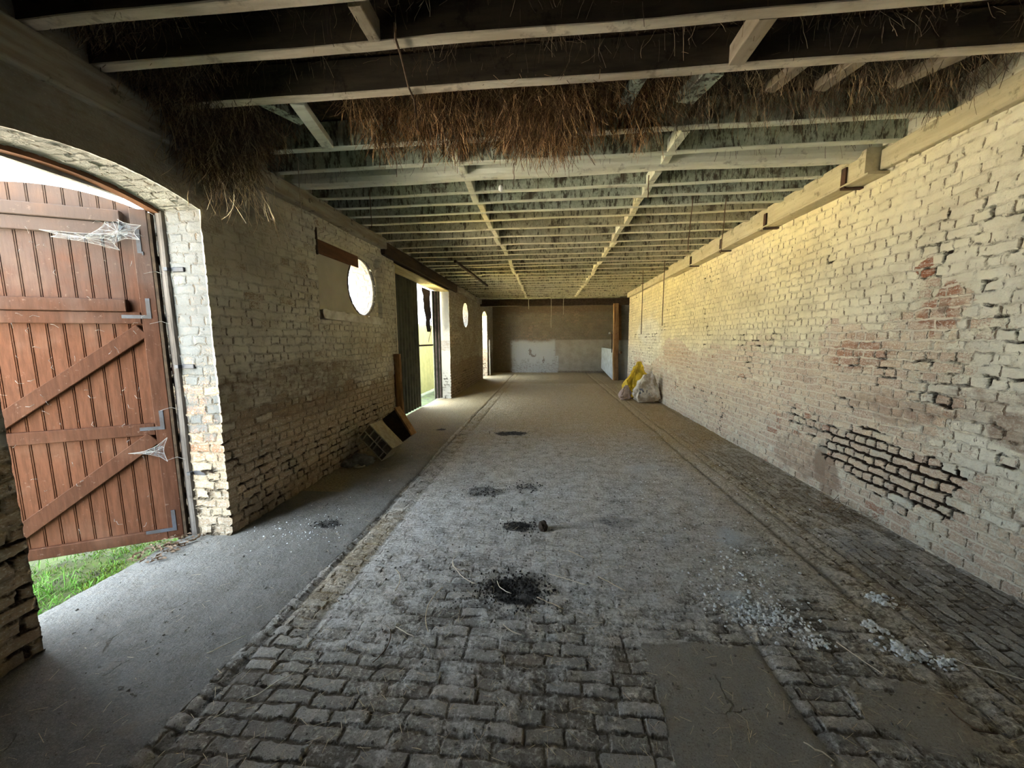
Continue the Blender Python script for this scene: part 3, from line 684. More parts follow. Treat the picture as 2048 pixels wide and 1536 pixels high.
# ------------------------------------------------------------------ joists
JN = [1.74, 2.02, 2.37]
JP = [2.96, 3.31, 3.62, 3.95, 4.22, 4.53, 4.83, 5.20, 5.61, 6.03, 6.40, 6.78, 7.12, 7.47, 7.80, 8.25, 8.65, 9.05, 9.45, 9.9, 10.3, 10.75, 11.2, 11.65, 12.1, 12.55, 13.0, 13.4]
joistY = []
k = 0
for y in JN + JP:
    near = y < 2.5; log = abs(y - 3.62) < .01; w = .165 if log else (.062 if y < 6.3 else .055)
    yc = y - w / 2; zb = ZC - (.012 if log else 0) - (.0 if near else random.uniform(-.006, .010))
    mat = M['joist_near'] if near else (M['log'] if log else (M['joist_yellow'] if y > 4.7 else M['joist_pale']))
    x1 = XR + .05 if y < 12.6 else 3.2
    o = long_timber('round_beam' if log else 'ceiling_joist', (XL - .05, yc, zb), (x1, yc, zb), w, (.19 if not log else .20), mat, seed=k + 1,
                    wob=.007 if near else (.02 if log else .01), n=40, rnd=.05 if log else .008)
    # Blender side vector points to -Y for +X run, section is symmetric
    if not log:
        o.data.materials.append(M['joist_lit_under'] if near else (M['lit_under_yellow'] if y > 4.7 else M['lit_under_pale']))
        for p in o.data.polygons:
            if p.center.z < zb + .014: p.material_index = 1
    if log: tag(o, 'thick round-edged chalky beam among the thinner joists, fifth or sixth timber from the camera', 'beam')
    else:
        kind_ = 'dirty brown-grey ceiling joist over the arched door' if near else ('pale greenish limewashed ceiling joist' if y < 4.7 else 'yellowed limewashed ceiling joist')
        tag(o, kind_ + ', ' + ORD[k if y < 3.6 else k - 1] + ' thin joist counted from the camera', 'joist', 'ceiling joists')
    joistY.append((yc, w)); k += 1

# noggings: short pieces between the joists in two rows
def nogging(x0, ya, yb, w, mat, label, h=.10, x1=None, z=ZC - .004):
    o = long_timber('nogging', (x0, ya, z), (x1 if x1 is not None else x0, yb, z), w, h, mat, wob=.004, n=3, seed=int(ya * 100) + int(x0 * 10), rnd=.006)
    return tag(o, label, 'nogging', 'noggings between the joists')
rowx = {'left': -.735, 'right': 1.0}
for row in ('left', 'right'):
    q = 0
    for i in range(3, len(joistY) - 1):
        ya = joistY[i][0] + joistY[i][1] / 2; yb = joistY[i + 1][0] - joistY[i + 1][1] / 2
        if row == 'left' and (6.4 < ya < 6.8): continue
        if row == 'right' and (6.9 < ya < 7.4): continue
        x = rowx[row] + random.uniform(-.02, .02) + (.03 if ya > 6 else 0)
        nogging(x, ya, yb, .062, M['lit_under_yellow'] if ya > 4.2 else M['lit_under_pale'], 'short pale nogging of the %s row, %s from the camera' % (row, ORD[q]), x1=x + random.uniform(-.015, .015)); q += 1
nogging(-.85, 1.76, 1.96, .06, M['nog_near'], 'short brown nogging nearest the camera, left of the twine', z=ZC)
nogging(1.03, 1.45, 1.68, .07, M['nog_near'], 'short brown nogging cut by the top edge of the picture, right side', z=ZC)
nogging(1.02, 2.02, 2.31, .085, M['nog_near'], 'wide tan nogging between the second and third near joists, right side', z=ZC)
nogging(.93, 2.37, 2.62, .12, M['joist_pale'], 'broad grey board stub hanging past the third joist, right of the hay', h=.06, z=ZC + .0, x1=.86)
nogging(.53, 2.37, 2.60, .07, M['joist_pale'], 'grey board stub at the right edge of the hanging hay', h=.06, z=ZC, x1=.50)
nogging(-1.55, 2.37, 2.88, .085, M['log'], 'long whitish board stub with a rounded end, left of the hanging hay', h=.05, z=ZC - .01, x1=-1.66)
nogging(-1.80, 2.37, 2.62, .08, M['joist_pale'], 'narrow whitish board stub furthest left under the ceiling', h=.05, z=ZC + .02, x1=-1.68)
nogging(1.42, 2.37, 2.62, .07, M['nog_near'], 'dim board stub first right of the broad grey one', h=.05, z=ZC + .03, x1=1.36)
nogging(1.72, 2.37, 2.64, .08, M['nog_near'], 'dim board stub second right of the broad grey one', h=.05, z=ZC + .03, x1=1.66)
nogging(2.25, 2.37, 2.66, .09, M['nog_near'], 'dim slanting board stub nearest the right wall', h=.05, z=ZC + .03, x1=2.08)

# wall plates, beams
tag(long_timber('wall_plate', (XR - .0, -3.1, 2.815), (XR - .0, 3.40, 2.815), .09, .16, M['plate'], wob=.004, n=50), 'cream limewashed wall plate flush with the top of the right wall, near end', 'wall plate')
rb = empty('bracketed_beam', (XR - .08, 3.42, 2.78), 0, 'long cream beam along the top of the right wall with iron brackets', 'beam')
o = long_timber('beam', (XR - .07, 3.42, 2.80), (XR - .07, 8.3, 2.80), .14, .20, M['plate'], wob=.004, n=40); o.parent = rb; o.matrix_parent_inverse = Matrix.Translation(-rb.location)
def kid(o, p, label=None):
    o.parent = p; o.matrix_parent_inverse = (Matrix.Translation(p.location) @ p.rotation_euler.to_matrix().to_4x4()).inverted()
    if label: o['label'] = label
    return o
kid(long_timber('ledge_board', (XR - .075, 3.36, 2.775), (XR - .075, 8.3, 2.775), .17, .022, M['plate'], wob=.003, n=30), rb)
for y in (3.62, 4.78, 5.9, 7.05):
    bm = bmesh.new(); add_box(bm, (XR - .158, y - .025, 2.76), (XR - .142, y + .025, 2.93)); add_box(bm, (XR - .158, y - .02, 2.755), (XR, y + .02, 2.768))
    kid(bm_obj('bracket', bm, M['rust']), rb)
tag(long_timber('wall_plate', (XR - .03, 8.35, 2.82), (XR - .03, 12.6, 2.82), .10, .15, M['plate'], wob=.004, n=20), 'cream wall plate on the right wall between the beam and the far post', 'wall plate')
tag(long_timber('wall_plate', (XL + .03, 2.75, 2.79), (XL + .03, 5.5, 2.84), .11, .15, M['plate_left'], wob=.012, n=30), 'dirty cracked wall plate on the left wall above the niche', 'wall plate')
tag(long_timber('wall_plate', (XL + .015, -3, 2.76), (XL + .015, 2.70, 2.76), .06, .2, M['plate_left'], wob=.008, n=30), 'dark wall plate above the brick arch', 'wall plate')
lt = empty('door_lintel', (XL, 5.5, 2.72), 0, 'dark brown timber lintel over the corrugated doors', 'lintel')
kid(long_timber('beam', (XL - .03, 5.48, 2.76), (XL - .03, 10.0, 2.76), .18, .2, M['dark_timber'], wob=.008, n=30), lt)
kid(long_timber('soffit_board', (XL - .14, 5.93, 2.70), (XL - .14, 9.31, 2.70), .3, .03, M['lit_soffit'], wob=.003, n=20), lt, 'board coloured as lit yellow from outside')
bm = bmesh.new(); add_box(bm, (XO - .02, 5.9, 2.73), (XL - .1, 9.34, 2.9)); kid(bm_obj('packing', bm, M['dark_timber']), lt)
tag(long_timber('wall_plate', (XL + .02, 10.0, 2.80), (XL + .02, 13.8, 2.80), .09, .16, M['plate_left'], wob=.01, n=24), 'grimy wall plate on the far left wall beyond the lintel', 'wall plate')
tag(long_timber('cross_beam', (XL, 13.85, 2.72), (3.2, 13.85, 2.70), .18, .24, M['dark_timber'], wob=.01, n=24), 'dark cross beam spanning the barn in front of the far bay', 'beam')
tag(long_timber('batten', (-1.68, 6.95, ZC - .055), (-1.58, 10.1, ZC - .055), .05, .05, M['dark_timber'], wob=.004, n=16), 'long dark batten fixed under the joists above the corrugated doors', 'batten')
pst = empty('timber_post', (2.515, 13.72, 0), 0, 'orange-brown timber post at the far end of the right wall', 'post')
kid(long_timber('post', (2.515, 13.72, 0), (2.46, 13.72, 2.75), .19, .17, M['post_timber'], wob=.02, n=20, up=(0, 1, 0), rnd=.03), pst)
kid(long_timber('side_stud', (2.66, 13.86, 1.45), (2.62, 13.86, 2.75), .09, .08, M['brown_timber'], wob=.01, n=12, up=(0, 1, 0)), pst, 'darker brown stud')
kid(tube_obj('knot', [(2.60, 13.66, 1.0), (2.68, 13.64, 1.03)], .05, M['brown_timber']), pst)
tp = empty('tap', (2.30, 13.9, 1.66), 0, 'small bright metal tap beside the far timber post', 'tap')
kid(tube_obj('pipe', [(2.36, 13.84, 1.0), (2.36, 13.84, 1.66), (2.30, 13.8, 1.69)], .014, M['rust']), tp)
bm = bmesh.new(); bmesh.ops.create_uvsphere(bm, u_segments=12, v_segments=8, radius=.045, matrix=Matrix.Translation((2.27, 13.78, 1.70))); kid(bm_obj('tap_body', bm, M['chrome'], smooth=True), tp, 'shiny chrome body')
kid(tube_obj('spout', [(2.27, 13.78, 1.70), (2.23, 13.75, 1.69), (2.22, 13.75, 1.64)], .014, M['chrome']), tp)
# manger slab running back from the post
V_ = [(2.42, 13.9, .0), (2.42, 13.9, 1.12), (2.42, 16.8, 1.12), (2.42, 16.8, .22), (2.42, 15.2, .10)]
tk = [(x + .07, y, z) for x, y, z in V_]
tag(mesh_obj('manger_side', V_ + tk, [(0, 1, 2, 3, 4), (9, 8, 7, 6, 5), (0, 5, 6, 1), (1, 6, 7, 2), (2, 7, 8, 3), (3, 8, 9, 4), (4, 9, 5, 0)], M['manger']),
    'white manger side coloured as in bluish light, standing behind the far timber post', 'manger')
tag(tube_obj('white_pipe', [(-2.36, 15.45, .02), (-2.37, 15.45, 1.5)], .03, M['white_pipe']), 'thin white upright pipe in the far left corner by the doorway', 'pipe')

# ------------------------------------------------------------------ niche panel in the left wall
pn = empty('niche_panel', (XL - .03, 3.9, 1.8), 0, 'smooth greyish panel with a brown plank on top, half covering the near round window', 'panel')
# panel with the circle cut out of it
def panel_with_bite(y0, y1, z0, z1, cy, cz, r, x0, x1):
    pts = [(y0, z0), (y1, z0)]
    ys = y1
    a0 = math.asin(max(-1, (z0 - cz) / r)); 
    seg = []
    zlo = cz - math.sqrt(max(r * r - (y1 - cy) ** 2, 0)); zhi = cz + math.sqrt(max(r * r - (y1 - cy) ** 2, 0))
    aa = math.atan2(zlo - cz, y1 - cy) % (2 * math.pi); bb = math.atan2(zhi - cz, y1 - cy) % (2 * math.pi)
    n_ = 40
    if aa < math.pi: aa += 2 * math.pi
    for i in range(n_ + 1):
        a = aa + (bb - aa) * i / n_
        seg.append((cy + r * math.cos(a), cz + r * math.sin(a)))
    pts = [(y0, z0), (y1, z0)] + seg + [(y1, z1), (y0, z1)]
    n = len(pts); V = [(x1, a, b) for a, b in pts] + [(x0, a, b) for a, b in pts]
    return V, [tuple(range(n)), tuple(range(n, 2 * n))[::-1]] + [(i, i + n, (i + 1) % n + n, (i + 1) % n) for i in range(n)]
V, Fc = panel_with_bite(3.9, 4.82, 1.84, 2.60, 4.90, 2.205, .365, XL - .05, XL - .032)
kid(mesh_obj('panel', V, Fc, M['plaster_board']), pn)
bm = bmesh.new(); add_box(bm, (XL - .03, 3.89, 2.44), (XL - .004, 4.79, 2.585), bevel=.004); kid(bm_obj('top_plank', bm, M['brown_plank']), pn, 'red-brown plank')
bm = bmesh.new(); add_box(bm, (XL - .035, 3.888, 2.42), (XL + .004, 3.915, 2.70), bevel=.003); kid(bm_obj('end_stop', bm, M['dark_timber']), pn, 'dark stop strip')
V, Fc = [], []
ny, nz = 60, 8
for side in (0, 1):
    for i in range(ny + 1):
        for j in range(nz + 1):
            y = 3.9 + 1.5 * i / ny; z = 1.745 + .10 * j / nz - .02 * (i / ny)
            x = XL - .05 + side * (.072 + .022 * mnoise.noise(Vector((y * 9, z * 14, 3))))
            if j == nz: z += .02 * mnoise.noise(Vector((y * 11, 3, 3)))
            V.append((x, y, z))
N_ = (ny + 1) * (nz + 1)
for side in (0, 1):
    for i in range(ny):
        for j in range(nz):
            a = side * N_ + i * (nz + 1) + j; f = (a, a + nz + 1, a + nz + 2, a + 1); Fc.append(f if side else f[::-1])
for i in range(ny):
    for j in (0, nz):
        a = i * (nz + 1) + j; Fc.append((a, a + nz + 1, a + nz + 1 + N_, a + N_))
kid(mesh_obj('ledge', V, Fc, M['sill_white']), pn, 'chipped white plaster ledge')

# ------------------------------------------------------------------ the arched door: frame post, arch strip, leaf standing open
HA = Vector((-2.80, 2.505, 0)); HB = Vector((-3.57, 2.105, 0)); D = (HB - HA).normalized(); ang = math.atan2(D.y, D.x)
LW = 1.12
def ltop(s): return 2.40 + .125 * 4 * (max(0, min(1, s / LW))) * (1 - max(0, min(1, s / LW)))
leaf = empty('door_1', HA, ang, 'red-brown boarded barn door leaf with arched top, standing open outside the arch', 'door', kind='structure')
# local frame: x along the leaf from the hinge, y: normal.  The face towards the room is at +y or -y:
ny_ = -1 if (Matrix.Rotation(ang, 3, 'Z') @ Vector((0, 1, 0))).dot(Vector((0, 0, 0)) - HA) < 0 else 1
def lbox(bm, s0, s1, z0, z1, d0, d1, bevel=.004):
    a, b = sorted((ny_ * d0, ny_ * d1)); return add_box(bm, (s0, a, z0), (s1, b, z1), bevel=bevel)
def lp(o, label=None):
    o.parent = leaf
    if label: o['label'] = label
    return o
# boards: vertical tongue and groove strip profile with beads, arched top
bm = bmesh.new(); s = .0; pitch = .085
xs = []
while s < LW - 1e-4:
    e = min(s + pitch, LW)
    xs += [(s, -.006), (s + .003, -.006), (s + .005, 0), (s + .008, 0), (s + .010, -.004), (s + .013, -.004), (s + .015, 0), (e - .001, 0)]
    s = e
vb = []
for (s, d) in xs:
    a = bm.verts.new((s, ny_ * d, .02)); b_ = bm.verts.new((s, ny_ * d, ltop(s))); c = bm.verts.new((s, -ny_ * .022, ltop(s))); e = bm.verts.new((s, -ny_ * .022, .02)); vb.append((a, b_, c, e))
for p, q in zip(vb[:-1], vb[1:]):
    for i in range(4):
        j = (i + 1) % 4; bm.faces.new((p[i], q[i], q[j], p[j]))
bm.faces.new(vb[0]); bm.faces.new(vb[-1][::-1]); bmesh.ops.recalc_face_normals(bm, faces=bm.faces)
lp(bm_obj('boards', bm, M['leaf_board']))
bm = bmesh.new(); lbox(bm, 0, .095, .005, 2.42, 0, .03); lp(bm_obj('hinge_stile', bm, M['leaf_rail']))
bm = bmesh.new(); lbox(bm, LW - .095, LW, .005, 2.41, 0, .03); lp(bm_obj('lock_stile', bm, M['leaf_rail']))
bm = bmesh.new(); lbox(bm, .097, LW - .097, .005, .085, 0, .03); lp(bm_obj('bottom_rail', bm, M['leaf_rail']))
bm = bmesh.new(); lbox(bm, .097, LW - .097, .82, .905, 0, .028); lp(bm_obj('lower_rail', bm, M['leaf_rail']))
bm = bmesh.new(); lbox(bm, .165, LW - .097, 1.715, 1.80, 0, .045); lbox(bm, .097, LW - .097, 1.63, 1.712, 0, .032); lp(bm_obj('middle_rail', bm, M['leaf_rail']), 'paired weathered rails')
bm = bmesh.new(); lbox(bm, .14, LW - .097, 2.315, 2.395, 0, .045); lbox(bm, .16, LW - .097, 2.225, 2.312, 0, .03); lp(bm_obj('top_rail', bm, M['leaf_rail']), 'paired top rails')
def brace(sa, za, sb, zb, w):
    bm = bmesh.new(); L = math.hypot(sb - sa, zb - za); a = math.atan2(zb - za, sb - sa)
    Mx = Matrix.Translation((sa, 0, za)) @ Matrix.Rotation(-a, 4, 'Y')
    l, h = sorted((ny_ * 0, ny_ * .030)); add_box(bm, (0, l, -w / 2), (L, h, w / 2), Mx, bevel=.004)
    return lp(bm_obj('brace', bm, M['leaf_rail']))
brace(.10, 1.585, LW - .10, .875, .10); brace(.11, .80, LW - .10, .10, .10)
def corner(s, z, up_, ln=.12, hz=.13):
    bm = bmesh.new(); lbox(bm, s - .012, s + .012, z, z + ln * up_, .029, .034, 0) if up_ > 0 else lbox(bm, s - .012, s + .012, z - ln, z, .029, .034, 0)
    lbox(bm, s - .012, s + hz, z - .012, z + .012, .029, .0345, 0); return lp(bm_obj('corner_iron', bm, M['iron']))
corner(.05, 1.68, 1, .13, .15); corner(.05, .87, 1, .13, .13); corner(.05, .08, 1, .15, .17); corner(.06, 2.12, 1, .16, -.02)
bm = bmesh.new()
a_, b__ = sorted((-ny_ * .022, ny_ * .03)); add_box(bm, (-.018, a_, .005), (-.001, b__, 2.40)); lp(bm_obj('edge_strip', bm, M['dark_timber']))
# hinges
for z in (.36, 1.30, 2.1):
    h = tube_obj('hinge', [(-.045, 0, z - .035), (-.045, 0, z + .035)], .013, M['rust'], None); lp(h)
    bm = bmesh.new(); add_box(bm, (-.05, -.004, z - .012), (.0, .004, z + .012)); q = bm_obj('hinge_plate', bm, M['rust']); q.parent = h
# frame post (far jamb) and arch strip
fr = empty('door_frame', (-2.745, 2.54, 0), 0, 'grey weathered door frame post and brown arched head inside the brick arch', 'door frame')
kid(long_timber('jamb_post', (-2.745, 2.513, 0), (-2.745, 2.513, 2.42), .06, .05, M['grey_timber'], wob=.006, n=24, up=(0, 1, 0), rnd=.02), fr)
kid(long_timber('jamb_post', (-2.745, 1.455, 0), (-2.745, 1.455, 2.42), .06, .05, M['grey_timber'], wob=.006, n=24, up=(0, 1, 0), rnd=.02), fr)
V, Fc = [], []
N_ = 40
for i in range(N_ + 1):
    y = ARCH[0] + (ARCH[1] - ARCH[0]) * i / N_; z = float(archz(np.array(y), ARCH))
    for dx, dz in ((-.03, 0), (.03, 0), (.03, -.028), (-.03, -.028)): V.append((-2.76 + dx, y, z + dz))
for i in range(N_):
    for j in range(4): k = (j + 1) % 4; Fc.append((i * 4 + j, i * 4 + k, i * 4 + 4 + k, i * 4 + 4 + j))
Fc += [(0, 1, 2, 3), tuple(N_ * 4 + j for j in (3, 2, 1, 0))]
kid(mesh_obj('arched_head', V, Fc, M['brown_plank']), fr, 'brown arched head')
for i, (y, z, w_) in enumerate(((2.53, 2.02, 'upper'), (2.53, 1.32, 'middle'), (2.53, .50, 'lower'))):
    bm = bmesh.new(); add_box(bm, (-2.70, y - .004, z - .018), (-2.60, y + .014, z + .016), bevel=.004); add_box(bm, (-2.73, y - .03, z - .012), (-2.70, y + .01, z + .012))
    tag(bm_obj('wall_iron', bm, M['iron']), '%s of three dark iron cramps holding the frame post to the brick pier' % w_, 'iron cramp', 'iron cramps on the pier')
# iron pintle on the near pier
pt = tube_obj('hold_back_ring', [(-2.60 + .028 * math.cos(a), 1.475 + .012, .52 + .028 * math.sin(a)) for a in np.linspace(0, 2 * math.pi, 17)], .010, M['rust'])
tag(pt, 'small rusty iron ring on the near brick pier at the left edge', 'ring')

# ------------------------------------------------------------------ corrugated doors in the second opening
def corrugated(name, y0, y1, z0, z1, x, amp, wl, mat, parent, lean=0.):
    n = int((y1 - y0) / wl * 10); V, Fc = [], []
    zs = [z0, z0 + (z1 - z0) * .33, z0 + (z1 - z0) * .66, z1]
    for th in (0, -.004):
        for i in range(n + 1):
            y = y0 + (y1 - y0) * i / n
            for z in zs: V.append((x + th + amp * math.sin((y - y0) / wl * 2 * math.pi), y + lean * (z - z0), z))
    m_ = len(zs); N2 = (n + 1) * m_
    for t_ in (0, 1):
        for i in range(n):
            for j in range(m_ - 1):
                a = t_ * N2 + i * m_ + j; f = (a, a + m_, a + m_ + 1, a + 1); Fc.append(f if not t_ else f[::-1])
    return kid(mesh_obj(name, V, Fc, mat, smooth=True), parent)
d2 = empty('door_2', (-2.80, 5.9, 0), 0, 'tall dark green-brown corrugated sheet door, left part of the wide opening', 'door', kind='structure')
corrugated('sheet', 5.88, 8.09, .03, 2.74, -2.80, .016, .16, M['corr'], d2)
bm = bmesh.new(); add_box(bm, (-2.86, 5.9, 1.36), (-2.82, 8.12, 1.42)); kid(bm_obj('rail', bm, M['rust']), d2)
bm = bmesh.new(); add_box(bm, (-2.86, 5.9, .03), (-2.82, 8.12, .08)); kid(bm_obj('rail', bm, M['rust']), d2)
d3 = empty('door_3', (-2.80, 9.1, 0), 0, 'dark weathered slatted door strip beside the cement pillar', 'door', kind='structure')
for i, (a, b, mt) in enumerate(((9.05, 9.16, 'corr'), (9.165, 9.215, 'board_strip'), (9.22, 9.33, 'corr'), (9.335, 9.385, 'board_strip'), (9.39, 9.47, 'corr'))):
    A3 = Matrix.Translation((-2.80, 9.08, 0)) @ Matrix.Rotation(math.atan2(.20, .155), 4, 'Z')
    a0, b0 = (a - 9.05) * .55, (b - 9.05) * .55
    bm = bmesh.new(); add_box(bm, (a0, -.012 - .006 * (i % 2), .03), (b0, .012, 2.70), A3); kid(bm_obj('slat', bm, M[mt]), d3)
bm = bmesh.new(); add_box(bm, (-2.86, 8.02, 1.36), (-2.83, 9.2, 1.40)); kid(bm_obj('cross_bar', bm, M['rust']), d3)
# bright sheet outside the gap
os_ = empty('outer_sheet', (-3.3, 7.6, 0), 0, 'pale yellow corrugated sheet standing outside the gap between the doors', 'sheet')
corrugated('sheet', 9.7, 12.0, -.02, 1.95, -3.55, .02, .14, M['corr_pale'], os_)
# torn cloth in the gap
def rag_strip(name, pts, w, mat, label, cat, seed):
    V, Fc = [], []; n = len(pts)
    for i, p in enumerate(pts):
        p = Vector(p); ww = w * (1 - .6 * i / n) * (1 + .4 * mnoise.noise(Vector((i * .7, seed, 0))))
        for sgn in (-1, 1):
            for t_ in (0, 1): V.append(p + Vector((.004 * t_ + .02 * mnoise.noise(Vector((i * .5, seed, 2))), sgn * ww / 2, 0)))
    for i in range(n - 1):
        a = i * 4
        Fc += [(a, a + 2, a + 6, a + 4), (a + 1, a + 5, a + 7, a + 3), (a, a + 4, a + 5, a + 1), (a + 2, a + 3, a + 7, a + 6)]
    Fc += [(0, 1, 3, 2), (n * 4 - 4, n * 4 - 2, n * 4 - 1, n * 4 - 3)]
    return tag(mesh_obj(name, V, Fc, mat), label, cat)
rag_strip('torn_cloth', [(-2.83, 8.75 + .10 * t, 2.70 - 1.0 * t) for t in np.linspace(0, 1, 12)], .62, M['curtain'], 'dark torn cloth hanging at the top of the gap between the doors', 'cloth', 3)
rag_strip('torn_strip', [(-2.80, 8.92 + .06 * math.sin(t * 5) - .16 * (t > .75) * (t - .75) * 4, 2.3 - .85 * t) for t in np.linspace(0, 1, 16)], .07, M['board_strip'], 'thin grey torn strip dangling in the bright gap between the doors', 'strip', 5)
# ragged tin strip along the near edge of the opening
V, Fc = [], []
for i in range(31):
    z = 1.25 + 1.45 * i / 30; y = 5.94 + .012 * mnoise.noise(Vector((z * 6, 0, 1)))
    for dx, dy in ((0, 0), (.012, 0), (.012, .02), (0, .02)): V.append((XL - .002 + dx - .006, y + dy, z))
for i in range(30):
    for j in range(4): k = (j + 1) % 4; Fc.append((i * 4 + j, i * 4 + k, i * 4 + 4 + k, i * 4 + 4 + j))
tag(mesh_obj('edge_strip', V, Fc, M['straw_pale']), 'thin pale ragged strip down the near edge of the corrugated door opening', 'strip')
tag(long_timber('leaning_post', (XL + .06, 5.80, 0), (XL + .045, 5.74, 1.28), .12, .10, M['brown_timber'], wob=.02, n=16, up=(0, 1, 0), rnd=.04), 'short rough brown post against the wall at the corrugated door', 'post')

# ------------------------------------------------------------------ blocks and rubble by the left wall
def rot_block(corner_, tilt, yaw):   # local X = long side, Z = short side, pivot at the low corner, Y = depth
    return Matrix.Translation(corner_) @ Matrix.Rotation(yaw, 4, 'Z') @ Matrix.Rotation(tilt, 4, 'Y')
hb = empty('hollow_block', (-2.03, 4.32, .005), 0, 'pale hollow block with two rows of cells tilted against the left wall', 'block')
Mx = rot_block((-2.04, 4.32, .008), math.radians(-136.5), math.radians(-8))
# after the tilt the local +X runs up-left; the short side must run up-right, so use -Z... cells are laid out accordingly
bm = bmesh.new(); Lb, Hb, Db, tw = .42, .24, .26, .016
def cellrow(z0, z1, cuts):
    for a, b in cuts: pass
xs_bot = [.0, .095, .190, .230, .325, Lb]          # webs in the outer row
xs_top = [.0, .055, .185, .235, .365, Lb]
sgn = 1
def bb(x0, x1, z0, z1, y0=0, y1=Db):
    add_box(bm, (x0, y0, -z1), (x1, y1, -z0), Mx, bevel=.002)
bb(0, Lb, 0, tw); bb(0, Lb, Hb - tw, Hb); bb(0, Lb, Hb / 2 - tw / 2, Hb / 2 + tw / 2)
for x in xs_top: bb(max(0, x - tw / 2), min(Lb, x + tw / 2), tw, Hb / 2 - tw / 2)
for x in xs_bot: bb(max(0, x - tw / 2), min(Lb, x + tw / 2), Hb / 2 + tw / 2, Hb - tw)

kid(bm_obj('shell', bm, M['block']), hb)
print('block zmin', min((hb.children[0].matrix_world @ Vector(v.co)).z for v in hb.children[0].data.vertices))
bm = bmesh.new(); add_box(bm, (0, 0, -.26), (.44, .06, 0), rot_block((-2.12, 5.05, .008), math.radians(-125), math.radians(-12)), bevel=.004)
sl = empty('leaning_slab', (-2.1, 5.1, 0), 0, 'dark slab with an orange-brown edge leaning behind the hollow block', 'slab')
kid(bm_obj('slab', bm, M['dark_timber']), sl)
bm = bmesh.new(); add_box(bm, (0, -.005, -.29), (.46, .12, -.262), rot_block((-2.12, 5.05, .008), math.radians(-125), math.radians(-12)), bevel=.002); kid(bm_obj('edge_batten', bm, M['post_timber']), sl, 'orange-brown batten')
def lump(name, c, r, mat, seed, parent=None, rough=.35, sub=3, rz=0, flat=True, ridge=0.):
    bm = bmesh.new(); bmesh.ops.create_icosphere(bm, subdivisions=sub, radius=1)
    for v in bm.verts:
        n_ = v.co.normalized(); k = 1 + rough * mnoise.noise(n_ * 1.3 + Vector((seed, 0, 0))) + rough * .5 * mnoise.noise(n_ * 3.2 + Vector((0, seed, 0)))
        if ridge: k += ridge * (abs(mnoise.noise(n_ * 2.2 + Vector((seed, seed, 0)))) - .15) + ridge * .5 * (abs(mnoise.noise(n_ * 5 + Vector((seed, 2, 0)))) - .1)
        q = n_ * k; v.co = Vector((q.x * r[0], q.y * r[1], max(q.z, -.75) * r[2] + .75 * r[2])) if flat else Vector((q.x * r[0], q.y * r[1], q.z * r[2]))
    o = bm_obj(name, bm, mat, parent, smooth=bool(ridge)); o.location = c; o.rotation_euler = (0, 0, rz); return o
tag(lump('dark_stone', (-2.28, 5.62, 0), (.10, .09, .20), M['dark_timber'], 3), 'dark lumpy stone at the foot of the rough brown post', 'stone')
tag(lump('crumpled_bag', (-2.25, 4.22, .0), (.15, .09, .07), M['rubble'], 9, ridge=.5, sub=4), 'grey crumpled bag under the hollow block', 'bag')
tag(lump('stone', (-2.36, 4.12, 0), (.08, .07, .05), M['rubble'], 5), 'small dark grey stone left of the crumpled bag', 'stone')
ring = []
tag(tube_obj('ring', [(-2.21 + .055 * math.cos(a), 4.10 + .055 * math.sin(a), .017) for a in np.linspace(0, 2 * math.pi, 25)], .012, M['block']), 'small pale ring lying on the floor before the crumpled bag', 'ring')

# ------------------------------------------------------------------ sacks
def sack(name, loc, w, d, h, mat, seed, lean=(0, 0), topw=.35, ridge=.28, peak=None):
    bm = bmesh.new(); bmesh.ops.create_icosphere(bm, subdivisions=4, radius=1)
    for v in bm.verts:
        n_ = v.co.normalized(); e = .48
        sx = math.copysign(abs(n_.x) ** e, n_.x); sy = math.copysign(abs(n_.y) ** e, n_.y); sz = math.copysign(abs(n_.z) ** .8, n_.z)
        t = (sz + 1) / 2; k = 1 - (1 - topw) * ss(.25, 1.0, t)
        f = ridge * (abs(mnoise.noise(Vector((n_.x * 2.4, n_.y * 2.4, n_.z * 1.2)) + Vector((seed, 0, 0)))) - .18) + ridge * .6 * (abs(mnoise.noise(n_ * 4.5 + Vector((0, seed, 0)))) - .15)
        x = sx * w / 2 * k * (1 + f); y = sy * d / 2 * k * (1 + f); z = t * h + .03 * mnoise.noise(n_ * 3 + Vector((seed, seed, 0)))
        if peak: z += peak[1] * math.exp(-((x - peak[0]) / .07) ** 2) * max(0, t - .6)
        v.co = Vector((x + lean[0] * t, y + lean[1] * t, max(z, 0)))
    o = bm_obj(name, bm, mat, smooth=False); o.location = loc; return o
tag(sack('white_sack', (2.34, 8.95, .0), .58, .36, .66, M['sack_white'], 4.2, lean=(.03, .05), topw=.42, peak=(.16, .7), ridge=.42), 'large dusty white plastic sack with dark print against the right wall', 'sack')
tag(sack('yellow_sack', (2.28, 9.70, .0), .50, .34, .92, M['sack_yellow'], 9.1, lean=(.08, .05), topw=.35, ridge=.8), 'crumpled yellow plastic sack behind the white one', 'sack')
tag(sack('grey_bag', (1.93, 9.35, .0), .26, .25, .36, M['sack_pink'], 2.2, lean=(.05, 0), topw=.4, ridge=.7), 'small grey-pink crumpled bag left of the yellow sack', 'bag')

